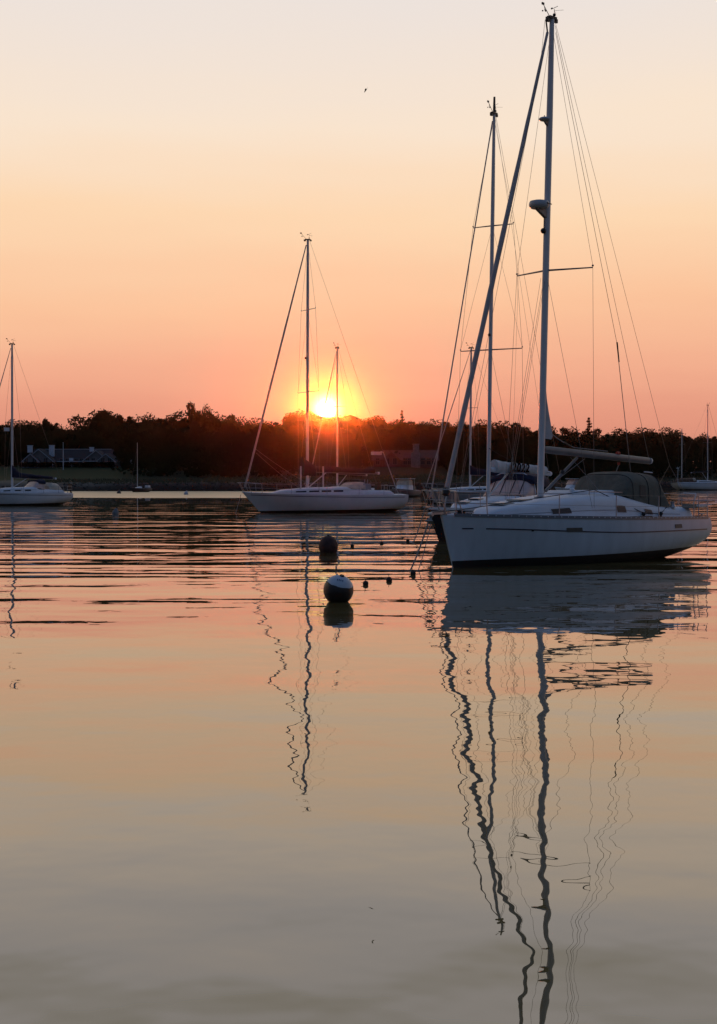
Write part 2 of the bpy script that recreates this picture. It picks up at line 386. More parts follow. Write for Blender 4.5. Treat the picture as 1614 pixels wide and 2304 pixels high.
SKY = [(-160, 950), (0, 948), (50, 941), (100, 941), (150, 949), (192, 949), (203, 931), (235, 919), (290, 919), (305, 934), (350, 926), (380, 921),
       (402, 932), (430, 912), (462, 915), (490, 931), (525, 923), (548, 939), (590, 939), (632, 936), (642, 921), (690, 918), (712, 934), (740, 938), (765, 938),
       (790, 931), (850, 932), (880, 941), (900, 931), (950, 939), (1050, 942), (1100, 946), (1150, 942), (1200, 951), (1250, 956),
       (1300, 957), (1350, 957), (1420, 963), (1480, 960), (1540, 968), (1614, 966), (1780, 960)]
def sky_y(px): return interp(SKY, px)[0]
def ztop_at(px, dist, dy=0): return CAM_H + (1078 - (sky_y(px) + dy)) * dist / 3600
def section(px):
    for lim, txt in ((60, 'at the far left edge'), (270, 'behind the white trimmed house'),
                     (560, 'between house and middle sloop'), (700, 'just left of the sun'),
                     (790, 'straight below the sun'), (1010, 'just right of the sun'),
                     (1230, 'behind the two near masts'), (1500, 'behind the nearest boom')):
        if px < lim: return txt
    return 'behind the two masted boat'
rt = random.Random(11)
px = -150.0
SKIP = (430, 102, 128, 235, 1325, 465, 1255)
while px < 1770:
    x = (px - 807) * 380 / 3600; d = shore(x * 1.02) + 92 + rt.uniform(-8, 8)
    k = rt.choice([0, 1, 2, 3, 4, 0, 2, 3, 1, 4, 5, 6])
    if 700 < px < 775: k = rt.choice([0, 2])
    lab = ('dark broadleaf tree on the skyline ' if k < 5 else 'dark ragged pine on the skyline ') + section(px)
    tree(px, d, ztop_at(px, d, rt.uniform(-1, 7) if k < 5 else rt.uniform(0, 9)) , k, lab, 'trees on the wooded skyline')
    px += rt.uniform(20, 34)
px = -140.0
while px < 1760:
    x = (px - 807) * 360 / 3600; d = shore(x) + 74 + rt.uniform(-6, 6)
    k = rt.choice([0, 1, 2, 3, 4, 0, 2, 5, 6])
    lab = ('dark broadleaf tree in the front rank ' if k < 5 else 'dark pine in the front rank ') + section(px)
    tree(px, d, ztop_at(px, d, rt.uniform(12, 38)), k, lab, 'trees in the front rank of the wood')
    px += rt.uniform(32, 54)
for px, dy, k, wide, lab in ((430, -16, 4, .55, 'tall round headed tree standing above the skyline left of the middle sloop'),
                             (465, -8, 1, .6, 'broad bushy tree just right of the tall round headed one'),
                             (102, -10, 6, .7, 'ragged topped pine above the white trimmed house, the left one of a pair'),
                             (128, -6, 5, .7, 'ragged topped pine above the white trimmed house, the right one of a pair'),
                             (236, -9, 6, .9, 'wide armed pine where the skyline steps up right of the house'),
                             (1325, -16, 7, .75, 'lone tiered pine poking above the skyline over the nearest boom'),
                             (905, -7, 7, .6, 'thin pointed pine on the skyline between the sun and the near masts')):
    d = shore((px - 807) * .106) + 84
    tree(px, d, ztop_at(px, d, dy), k, lab, None, wide)

def undergrowth():
    rnd = random.Random(5); b = MB()
    for i in range(52000):
        px = rnd.uniform(-200, 1800); u = rnd.choice([rnd.uniform(66, 76), rnd.uniform(96, 112), rnd.uniform(30, 66)])
        x = (px - 807) * .098
        if u < 66:                                            # low scrub in front, but not on the lawn or before the houses
            if px < 285 + 30 * sin(u) or 815 < px < 1005 and u < 62: continue
            top = 1.2 + (u - 30) * .11
        elif u < 77: top = 7.5
        else: top = 11.0
        y = shore(x) + u; x = (px - 807) * y / 3600; g = ground_z(x, y)
        top = min(top + 1.3 * sin(x * .33 + u) + 1.0 * sin(x * .81), (ztop_at(px, y, 22) - g))
        z = g + top * rnd.random() ** .55
        leaf(b, (x, y, max(z, g + .2)), .85 if u > 66 else .6, rnd)
    # dense heart of the wood: a lumpy ridge that stops the low light
    secs = []
    for x0 in range(-110, 112, 2):
        px = 807 + x0 / .107; yb = shore(x0) + 104
        k_ = ss(660, 700, px) * (1 - ss(790, 830, px)); hz = max(2.5, ztop_at(px, yb, lerp(18, 0, k_)) - (1 - k_) * (1.0 * abs(sin(x0 * .7)) + .8 * abs(sin(x0 * .37 + 1))) - k_ * .25 * abs(sin(x0 * 1.1)))
        g = ground_z(x0, yb) - .5
        secs.append([(x0, yb - 4, g), (x0, yb - 2.5, g + (hz - g) * .7), (x0, yb, hz), (x0, yb + 3, g + (hz - g) * .7), (x0, yb + 5, g)])
    b.loft(secs)
    o = b.build('woodland', leaf_u, smooth=False); o['kind'] = 'stuff'
    tag(o, 'dark dense undergrowth filling the wood along the far shore', 'woodland')
undergrowth()
def marsh():
    rnd = random.Random(9); b = MB()
    for i in range(14000):
        x = rnd.uniform(-60, 130); u = rnd.uniform(4.5, 24) if x < -30 else rnd.uniform(4.5, 34)
        y = shore(x) + u; g = ground_z(x, y); h = rnd.uniform(.15, .42); a = rnd.uniform(0, pi)
        b.add([(x - .18 * cos(a), y - .18 * sin(a), g - .02), (x + .18 * cos(a), y + .18 * sin(a), g - .02), (x + rnd.uniform(-.15, .15), y, g + h)], [(0, 1, 2)])
    o = b.build('marsh_grass', mat('marsh grass', (.10, .095, .055), .95, spec=.1), smooth=False); o['kind'] = 'stuff'
    tag(o, 'pale marsh grass along the top of the dark bank', 'grass')
marsh()
def shore_rocks():
    rnd = random.Random(3); b = MB()
    for i in range(1500):
        x = rnd.uniform(-75, 130); u = rnd.uniform(-.5, 5); y = shore(x) + u; g = ground_z(x, y); r = rnd.uniform(.08, .22)
        vs = [(x + r * rnd.uniform(.6, 1.2) * sx_, y + r * rnd.uniform(.6, 1.2) * sy_, g + r * rnd.uniform(.3, .7) * sz_) for sz_ in (-1, 1) for sx_, sy_ in ((-1, -1), (1, -1), (1, 1), (-1, 1))]
        b.add(vs, [(3, 2, 1, 0), (4, 5, 6, 7), (0, 1, 5, 4), (1, 2, 6, 5), (2, 3, 7, 6), (3, 0, 4, 7)])
    o = b.build('shore_stones', mat('shore stones', (.05, .042, .036), .9, noise=.4, nscale=.8), smooth=False); o['kind'] = 'stuff'
    tag(o, 'dark stones strewn along the waterline of the far bank', 'stones')
shore_rocks()

# ------------------------------------------------------------------ houses and things ashore
shingle = mat('grey shingle wall', (.17, .17, .17), .9, noise=.2, nscale=2)
trimw = mat('white trim', (.62, .66, .70), .6)
trimh = mat('house trim', (.46, .49, .52), .7)
roof_s = mat('dark shingle roof', (.030, .028, .028), .9, noise=.3, nscale=1.5)
chim = mat('whitewashed chimney', (.60, .64, .68), .8, noise=.15)
pane = mat('dark window glass', (.02, .022, .025), .1)
def prism_gable(b, x0, x1, y0, y1, z0, ze, zr, axis='y', mi=0, ov=0):
    """walls with gable ends; axis = ridge direction"""
    if axis == 'y':
        xm = (x0 + x1) / 2
        v = [(x0, y0, z0), (x1, y0, z0), (x1, y0, ze), (xm, y0, zr), (x0, y0, ze)]; v += [(x, y1, z) for x, y, z in v]
    else:
        ym = (y0 + y1) / 2
        v = [(x0, y0, z0), (x0, y1, z0), (x0, y1, ze), (x0, ym, zr), (x0, y0, ze)]; v += [(x1, y, z) for x, y, z in v]
    b.add(v, [(0, 1, 2, 3, 4), (9, 8, 7, 6, 5), (0, 5, 6, 1), (1, 6, 7, 2), (2, 7, 8, 3), (3, 8, 9, 4), (4, 9, 5, 0)], mi)
def roof_gable(b, x0, x1, y0, y1, ze, zr, axis='y', th=.18, ov=.35):
    if axis == 'y':
        xm = (x0 + x1) / 2; sl = (zr - ze) / (xm - x0)
        for s in (-1, 1):
            xe = (x0 - ov) if s < 0 else (x1 + ov); z_e = ze - sl * ov
            v = [(xe, y0 - ov, z_e), (xm, y0 - ov, zr), (xm, y1 + ov, zr), (xe, y1 + ov, z_e)]; v += [(x, y, z + th) for x, y, z in v]
            b.add(v, [(0, 1, 2, 3), (7, 6, 5, 4), (0, 4, 5, 1), (1, 5, 6, 2), (2, 6, 7, 3), (3, 7, 4, 0)])
    else:
        ym = (y0 + y1) / 2; sl = (zr - ze) / (ym - y0)
        for s in (-1, 1):
            ye = (y0 - ov) if s < 0 else (y1 + ov); z_e = ze - sl * ov
            v = [(x0 - ov, ye, z_e), (x0 - ov, ym, zr), (x1 + ov, ym, zr), (x1 + ov, ye, z_e)]; v += [(x, y, z + th) for x, y, z in v]
            b.add(v, [(0, 1, 2, 3), (7, 6, 5, 4), (0, 4, 5, 1), (1, 5, 6, 2), (2, 6, 7, 3), (3, 7, 4, 0)])
def window_part(parent, x, y, z, w, h, fm=None):
    f = MB(); f.box((x, y - .04, z), (w + .24, .08, h + .24)); fo = f.build('window', fm or shingle, parent, smooth=False)
    p = MB(); p.box((x - w / 4 - .01, y - .09, z), (w / 2 - .05, .03, h)); p.box((x + w / 4 + .01, y - .09, z), (w / 2 - .05, .03, h)); p.build('pane', pane, fo, smooth=False)
def rake_trim(b, xa, xm, y, ze, zr, t=.22):
    for s in (-1, 1):
        x0 = xm + s * (xm - xa)
        b.add([(x0, y - .05, ze - .1), (xm, y - .05, zr - .1), (xm, y - .05, zr + t), (x0, y - .05, ze + t), (x0, y + .05, ze - .1), (xm, y + .05, zr - .1), (xm, y + .05, zr + t), (x0, y + .05, ze + t)],
              [(0, 1, 2, 3), (7, 6, 5, 4), (0, 4, 5, 1), (1, 5, 6, 2), (2, 6, 7, 3), (3, 7, 4, 0)])
def lawn_house():
    D = 350; S = D / 3600
    X0 = (162 - 807) * S; z0 = ground_z(X0, D) - .3
    h = thing('shingled_house', 'grey shingled house with white trimmed gables and white chimneys on the lawn', 'house', (X0, D, z0))
    px_ = lambda p: (p - 162) * S
    zt = lambda y: CAM_H + (1078 - y) * S - z0
    eave = zt(1038)
    w = MB(); prism_gable(w, px_(75), px_(245), 0, 8, 0, eave, zt(1012), 'x')
    for a, c, yf, zr in ((62, 127, -3.2, zt(1011.5)), (62, 97, -4.8, zt(1022)), (192, 252, -3.2, zt(1014)), (226, 267, -4.8, zt(1022))):
        prism_gable(w, px_(a), px_(c), yf, 3.9, .02 * yf, eave - .02, zr, 'y')
    w.build('wall', shingle, h, smooth=False)
    r = MB(); roof_gable(r, px_(73), px_(247), 0, 8, eave, zt(1012), 'x')
    for a, c, yf, zr in ((62, 127, -3.2, zt(1011.5)), (62, 97, -4.8, zt(1022)), (192, 252, -3.2, zt(1014)), (226, 267, -4.8, zt(1022))):
        roof_gable(r, px_(a), px_(c), yf, 3.8, eave + .02, zr + .02, 'y')
    ro = r.build('roof', roof_s, h, smooth=False)
    for p, top, bot, wd in ((66, 1003, 1018, 1.0), (115, 1002.5, 1027, 1.05), (205, 1007, 1016, .8)):
        c = MB(); c.box((px_(p), 1.2, (zt(top) + zt(bot)) / 2), (wd, .9, zt(top) - zt(bot))); c.box((px_(p), 1.2, zt(top) + .06), (wd + .16, 1.06, .12)); c.build('chimney', chim, ro, smooth=False)
    t = MB()
    for a, c, yf, zr in ((62, 127, -3.6, zt(1011.5)), (62, 97, -5.2, zt(1022)), (192, 252, -3.6, zt(1014)), (226, 267, -5.2, zt(1022))):
        m_ = (px_(a) + px_(c)) / 2; sl = (zr - eave) / (m_ - px_(a)); rake_trim(t, px_(a) - .35, m_, yf, eave - sl * .35, zr, .08)
        for q in (a, c): t.box((px_(q) + (.12 if q == a else -.12), yf + .36, eave / 2), (.24, .14, eave))
    t.box(((px_(75) + px_(245)) / 2, -.35, eave - .05), (px_(245) - px_(75), .08, .18))
    t.box(((px_(75) + px_(245)) / 2, 4, zt(1012) + .2), (px_(245) - px_(75), .25, .1))
    t.box((px_(222), -3.3, eave), (5.6, .1, .16))
    t.build('trim', trimh, h, smooth=False)
    for p, y in ((70, -4.8), (88, -4.8), (110, -3.2), (140, 0), (152, 0), (172, 0), (184, 0), (203, -3.2), (216, -3.2), (240, -4.8), (255, -4.8)):
        window_part(h, px_(p), y, 1.35, .75, 1.3)
    d = MB(); d.box((px_(161), -.05, 1.05), (.9, .08, 2.1)); d.build('door', trimw, h, smooth=False)
    hd = MB()
    rnd = random.Random(2)
    for i in range(2600): leaf(hd, (rnd.uniform(px_(60), px_(270)), rnd.uniform(-7.2, -6.0), .1 + 1.0 * rnd.random()), .22, rnd)
    hd.v = [(x + X0, y + D, z + z0) for x, y, z in hd.v]
    tag(hd.build('hedge', leaf_b, None, smooth=False), 'low dark hedge along the foot of the white trimmed house', 'hedge')
lawn_house()
def dim_house():
    D = 352; S = D / 3600; X0 = (905 - 807) * S; z0 = ground_z(X0, D) - .3
    h = thing('dark_house', 'dim brown shingled house with stone chimney half hidden right of the sun', 'house', (X0, D, z0))
    px_ = lambda p: (p - 905) * S
    zt = lambda y: CAM_H + (1078 - y) * S - z0
    wl = mat('brown shingle wall', (.09, .06, .05), .9, noise=.3); rf = mat('brown roof', (.06, .035, .03), .9, noise=.3)
    w = MB(); prism_gable(w, px_(840), px_(985), 0, 9, 0, zt(1036), zt(1014), 'x'); prism_gable(w, px_(860), px_(900), -3, 4.4, -.1, zt(1037), zt(1020), 'y')
    w.build('wall', wl, h, smooth=False)
    r = MB(); roof_gable(r, px_(840), px_(985), 0, 9, zt(1036), zt(1014), 'x'); roof_gable(r, px_(860), px_(900), -3, 4.3, zt(1036.6), zt(1019.6), 'y')
    ro = r.build('roof', rf, h, smooth=False)
    c = MB(); c.box((px_(935), -.5, zt(1018) / 2), (2.0, 1.0, zt(1018))); c.box((px_(936), -.5, (zt(1018) + zt(1000)) / 2), (1.3, .9, zt(1000) - zt(1018)))
    c.box((px_(936), -.5, zt(999.5)), (1.5, 1.1, .15)); c.build('chimney', mat('stone chimney', (.22, .20, .18), .9, noise=.3, nscale=2), ro, smooth=False)
    tb = mat('brown window frame', (.10, .085, .08), .8)
    for p in (850, 912, 922, 952, 965, 976): window_part(h, px_(p), 0, 1.5, .8, 1.3, tb)
    for p in (872, 888): window_part(h, px_(p), -3, 1.5, .8, 1.3, tb)
dim_house()
def flagpole(px, D, ytop, label):
    x = (px - 807) * D / 3600; z0 = ground_z(x, D) - .1; H = CAM_H + (1078 - ytop) * D / 3600 - z0
    f = thing('flagpole', label, 'flagpole', (x, D, z0))
    b = MB(); b.tube([(0, 0, 0), (0, 0, H * .6), (0, 0, H)], [.085, .07, .04], 8); b.build('pole', trimw, f)
    b = MB(); b.ball((0, 0, H + .07), .09, 8, 6); b.build('finial', trimw, f)
flagpole(143, 338, 997, 'slim white flagpole standing in front of the house on the lawn')
def shed():
    D = 344; x = (294 - 807) * D / 3600; z0 = ground_z(x, D) - .1
    s = thing('garden_shed', 'tiny pale garden shed at the edge of the lawn right of the house', 'shed', (x, D, z0))
    b = MB(); prism_gable(b, -.6, .6, -.6, .6, 0, 1.5, 1.9, 'y'); b.build('wall', mat('pale boards', (.26, .27, .29), .8), s, smooth=False)
    r = MB(); roof_gable(r, -.6, .6, -.6, .6, 1.52, 1.92, 'y', .06, .12); r.build('roof', roof_s, s, smooth=False)
    d = MB(); d.box((0, -.63, .75), (.6, .05, 1.4)); d.build('door', shingle, s, smooth=False)
shed()

# ------------------------------------------------------------------ sailing boats
class Hull:
    def __init__(s, L, B, zb, zm, zs, ovb=.7, ovs=.7, tw=.75, D=.5, tm=.6, bulge=0, bootz=.12, reverse=0):
        s.L, s.B, s.zb, s.zm, s.zs, s.ovb, s.ovs, s.tw, s.D, s.tm, s.bulge, s.bootz, s.rev = L, B, zb, zm, zs, ovb, ovs, tw, D, tm, bulge, bootz, reverse
    def b(s, t):
        if t < s.tm: return max(.03, s.B / 2 * sin(pi / 2 * (t / s.tm)) ** .88)
        return s.B / 2 * (1 - (1 - s.tw) * ((t - s.tm) / (1 - s.tm)) ** 2)
    def s(s_, t):
        a, m, c = s_.zb, s_.zm, s_.zs
        return a * (t - .6) * (t - 1) / .6 + m * t * (t - 1) / (.6 * -.4) + c * t * (t - .6) / .4
    def Dp(s, t):
        if t < .45: return lerp(.32, s.D, ss(0, .45, t))
        v = (t - .45) / .55
        if getattr(s, 'full', False): return s.D * (1 - v ** 3.4) + .03 * v ** 8
        return s.D * (1 - v ** 2.4) - .06 * v ** 8
    def pt(s, t, z, side, off=0):
        sh = s.s(t); D = s.Dp(t); u = min(1, max(0, (sh - z) / (sh + D)))
        pw = 1.25 + 2.1 * ss(0, .5, t)
        y = s.b(t) * max(0, 1 - u ** pw) ** .55
        zz = z / s.zb
        x0 = s.ovb * (1 - zz)
        w = max(0, 1 - z / s.zs)
        x1 = s.L - s.ovs * w ** getattr(s, 'oexp', 2.2) + s.bulge * sin(pi * min(1, w * 1.3)) + s.rev * w
        return (x0 + t * (x1 - x0), side * (y + off), z)
    def sheer(s, t, side, off=0, dz=0):
        p = s.pt(t, s.s(t), side, off); return (p[0], p[1], p[2] + dz)
    def build(s, parent, mats, nt=28, name='hull'):
        b = MB(); secs = []
        for i in range(nt + 1):
            t = (i / nt) ** 1.15; sh = s.s(t); D = s.Dp(t); bz = s.bootz * (1 + .8 * t)
            bz = max(bz, -D + .02)
            zs = [lerp(sh, bz, (k / 8) ** 1.0) for k in range(9)] + [lerp(bz, -D, k / 4) for k in range(1, 5)]
            ring = [s.pt(t, z, -1) for z in zs] + [s.pt(t, z, 1) for z in reversed(zs[:-1])]
            secs.append(ring)
        n = len(secs[0])
        b.loft(secs, mf=lambda i, k: 0 if (k < 8 or k >= n - 9) else 1)
        return b.build(name, mats, parent, sharp=50)
    def deck(s, parent, m, nt=24, name='deck'):
        b = MB(); secs = []
        for i in range(nt + 1):
            t = i / nt; l = s.sheer(t, -1, -.01, -.015); r = s.sheer(t, 1, -.01, -.015)
            secs.append([(l[0], lerp(l[1], r[1], k / 8), l[2] + .06 * (1 - (2 * k / 8 - 1) ** 2)) for k in range(9)])
        b.loft(secs, caps=False); return b.build(name, m, parent)
    def strip(s, t0, t1, zf, h, side, off=.008, n=24, b=None):
        b = b or MB(); secs = []
        for i in range(n + 1):
            t = lerp(t0, t1, i / n); z = zf(t); secs.append([s.pt(t, z + h / 2, side, off), s.pt(t, z - h / 2, side, off), s.pt(t, z - h / 2, side, off - .006), s.pt(t, z + h / 2, side, off - .006)])
        b.loft(secs, closed=True); return b
def text_mesh(name, body, size, m, parent, loc, rot=(pi / 2, 0, 0), extr=.003, spacing=1.0, shear=0):
    c = bpy.data.curves.new(name, 'FONT'); c.body = body; c.size = size; c.extrude = extr; c.align_x = 'CENTER'; c.align_y = 'CENTER'; c.space_character = spacing; c.shear = shear
    c.offset = size * .018
    c.offset = size * .032 if extr > .0031 else c.offset
    to = bpy.data.objects.new(name, c); COL.objects.link(to)
    dg = bpy.context.evaluated_depsgraph_get(); me = bpy.data.meshes.new_from_object(to.evaluated_get(dg)); COL.objects.unlink(to); bpy.data.objects.remove(to)
    me.materials.clear(); me.materials.append(m)
    o = bpy.data.objects.new(name, me); COL.objects.link(o); o.parent = parent; o.location = loc; o.rotation_euler = rot; return o
def line(parent, pts, r, m=None, name='shroud', n=5):
    return MB().tube(pts, r, n).build(name, m or wire, parent)
def sag(a, c, d, n=8):
    return [(lerp(a[0], c[0], i / n), lerp(a[1], c[1], i / n), lerp(a[2], c[2], i / n) - d * 4 * (i / n) * (1 - i / n)) for i in range(n + 1)]
def cabin_loft(parent, st, m, e=.42, name='cabin', lean=0):
    b = MB(); secs = []
    n = 30; x0, x1 = st[0][0], st[-1][0]; xs = sorted(set([q[0] for q in st] + [lerp(x0, x1, i / n) for i in range(n + 1)]))
    for x in xs:
        w, zb, zt = interp(st, x); secs.append(arch(x, w, zb, zt, 18, e))
    b.loft(secs); return b.build(name, m, parent, sharp=35)
def cabin_patch(parent, st, xa, xb, a0, a1, m, name='window', e=.42, off=.012, slant=0, side=-1):
    b = MB(); secs = []
    for i in range(7):
        row = []
        for j in range(5):
            a = R(lerp(a0, a1, j / 4)); x = lerp(xa, xb, i / 6) + slant * j / 4
            w, zb, zt = interp(st, x); row.append((x, side * (w * abs(cos(a)) ** e + off), zb + (zt - zb) * sin(a) ** e))
        secs.append(row)
    b.loft(secs, caps=False); o = b.build(name, m, parent); return o
def masthead(parent, x, z, k=1.0):
    b = MB(); b.box((x, 0, z + .02), (.34 * k, .12, .07)); b.box((x - .2 * k, 0, z - .05), (.12, .08, .12)); b.box((x + .2 * k, 0, z - .03), (.1, .06, .1)); b.build('masthead_fitting', black, parent)
    b = MB(); b.tube([(x - .12, 0, z + .05), (x - .42 * k, 0, z + .33 * k)], .010, 5); b.box((x - .46 * k, 0, z + .37 * k), (.11 * k, .025, .07 * k)); b.tube([(x - .38 * k, 0, z + .29 * k), (x - .38 * k, 0, z + .18 * k)], .008, 4)
    for q in range(3): b.ball((x - .38 * k + .05 * cos(q * 2.1), .05 * sin(q * 2.1), z + .17 * k), .022, 6, 4)
    b.build('wind_sensor', black, parent)
    b = MB(); b.tube([(x + .1, 0, z + .05), (x + .1, 0, z + .32 * k)], .008, 5)
    b.tube([(x + .0 * k, .0, z + .30 * k), (x + .22 * k, -.05, z + .42 * k)], .007, 4); b.add([(x - .03 * k, 0, z + .27 * k), (x + .05 * k, 0, z + .33 * k), (x + .02 * k, .01, z + .36 * k), (x - .06 * k, .01, z + .3 * k)], [(0, 1, 2, 3)])
    b.tube([(x + .1, 0, z + .27 * k), (x + .36 * k, .1, z + .25 * k)], .004, 4); b.tube([(x + .1, 0, z + .27 * k), (x + .2 * k, -.25, z + .25 * k)], .004, 4)
    b.build('wind_vane', black, parent)
    b = MB(); b.ball((x + .1, 0, z + .12), .045, 8, 6); b.build('anchor_light', black, parent)

def rig(root, mx, z0, z1, rake, spread, bow, stern, r0=.1, r1=.075, wr=.006, beam=1.5, shipx=.15, ratio=.68, mh=1.0):
    """mast with spreaders and wires; spread = [(z, half width, sweep)]"""
    def mp(z): return mx + rake * (z - z0) / (z1 - z0)
    b = MB(); zs = [z0, z0 + (z1 - z0) * .8, z1]
    b.tube([(mp(z), 0, z) for z in zs], [r0, r0 * .96, r1], 12, ratio=ratio)
    mast = b.build('mast', alu, root)
    masthead(mast, mp(z1), z1, mh)
    for z, w, sw in spread:
        for s in (-1, 1):
            q = MB(); q.tube([(mp(z), 0, z), (mp(z) + sw, s * w, z)], [.026, .017], 6, ratio=.5); q.ball((mp(z) + sw, s * w, z + .05), .03, 6, 4)
            q.build('spreader', alud, mast)
    for s in (-1, 1):
        path = [(mx + shipx, s * beam, z0 - .25)] + [(mp(z) + sw, s * w, z + .05) for z, w, sw in spread] + [(mp(z1 - .3), s * .03, z1 - .3)]
        for a, c in zip(path, path[1:]): pass
        line(root, path, wr)
        z, w, sw = spread[0]
        line(root, [(mx + shipx - .02, s * beam * .97, z0 - .25), (mp(z - .2), s * .06, z - .2)], wr)
        if len(spread) > 1:
            zb = spread[1][0]; line(root, [(mp(z) + sw, s * w, z + .05), (mp(zb - .2), s * .05, zb - .2)], wr * .8)
    line(root, [(mp(z1) + .12, 0, z1 - .02), stern], wr, name='backstay')
    return mast, mp
def furled(root, a, c, r, m=None, drum=True, taper=1.0):
    A, C_ = Vector(a), Vector(c); pts = []; rr = []
    for i in range(25):
        f = i / 24; p = A.lerp(C_, f); pts.append(tuple(p)); rr.append(r * (1.0 if f < .6 else lerp(1, .55 * taper, (f - .6) / .4)) * (1 + .06 * sin(i * 2.1)))
    j = MB().tube(pts, rr, 9).build('furled_jib', m or sail_uv, root)
    if drum:
        d = (C_ - A).normalized(); p = A - d * .12; MB().tube([p - d * .08, p - d * .06, p + d * .06, p + d * .08], [.05, .10, .10, .05], 10).build('furling_drum', black, j)
    return j
def rails(root, H, ts, h=.6, r=.012, wr=.004, pul=True, push=True, inset=.06, pb=.10):
    tops = {-1: [], 1: []}
    for s in (-1, 1):
        for t in ts:
            p = H.sheer(t, s, -inset); q = (p[0], p[1], p[2] + h); tops[s].append(q)
            MB().tube([p, q], [r * 1.1, r * .9], 6).build('stanchion', steel, root)
        a = H.sheer(pb, s, -inset); path = [(a[0], a[1], a[2] + h)] + tops[s] + ([(lambda e: (e[0], e[1], e[2] + h))(H.sheer(.95, s, -inset))] if push else [])
        line(root, path, wr, name='lifeline'); line(root, [(x, y, z - h * .48) for x, y, z in path], wr, name='lifeline')
    if pul:
        b = MB(); f = .06
        top = [(lambda p: (p[0], p[1], p[2] + h))(H.sheer(pb, s, -inset)) for s in (-1, 1)]
        nose = (-.28, H.zb + h + .03)
        b.tube([top[0], (top[0][0] * .3 - .05, -.22, nose[1]), (nose[0], -.10, nose[1]), (nose[0], .10, nose[1]), (top[1][0] * .3 - .05, .22, nose[1]), top[1]], r * 1.1, 6)
        mid = H.zb + h * .5
        b.tube([(top[0][0], top[0][1], top[0][2] - h * .48), (-.05, -.12, mid), (-.05, .12, mid), (top[1][0], top[1][1], top[1][2] - h * .48)], r * .8, 6)
        for s in (-1, 1):
            p = H.sheer(pb, s, -inset); b.tube([p, (p[0] - .05, p[1], p[2] + h)], r * 1.1, 6)
            p = H.sheer(pb * .45, s, -.02); b.tube([p, (p[0] - .25, p[1] * .9, p[2] + h)], r * 1.1, 6)
            b.tube([H.sheer(.01, s, .02), (-.22, s * .11, nose[1])], r, 6)
        b.build('pulpit', steel, root)
    if push:
        b = MB()
        e = [(lambda p: (p[0], p[1], p[2] + h))(H.sheer(.93, s, -inset)) for s in (-1, 1)]; c = [(lambda p: (p[0] - .03, p[1], p[2] + h))(H.sheer(.995, s, -inset)) for s in (-1, 1)]
        for s, E_, C2 in ((-1, e[0], c[0]), (1, e[1], c[1])):
            b.tube([E_, C2, (C2[0], s * .35, C2[2])], r * 1.1, 6); b.tube([(E_[0], E_[1], E_[2] - h * .5), (C2[0], C2[1], C2[2] - h * .5), (C2[0], s * .35, C2[2] - h * .5)], r * .8, 6)
            for q in (E_, C2, (C2[0], s * .35, C2[2])): b.tube([(q[0], q[1], q[2] - h - .02), q], r, 6)
        b.build('pushpit', steel, root)
def sail_cover(root, x0, z0, x1, z1, h0, h1, w, m, name='sail_cover', collar=0):
    b = MB(); secs = []; n = 18; rnd = random.Random(int(x0 * 10 + z0))
    for i in range(n + 1):
        f = i / n; x = lerp(x0, x1, f); zb = lerp(z0, z1, f) - .05; h = lerp(h0, h1, f ** .8) + rnd.uniform(-.015, .015) + (collar * max(0, 1 - f * 5))
        ww = w * (1 - .35 * f) * (1 + rnd.uniform(-.08, .08)); secs.append([(x, -ww * sin(a), zb + h / 2 - h / 2 * cos(a)) for a in [2 * pi * k / 12 for k in range(12)]])
    b.loft(secs, closed=True); return b.build(name, m, root)

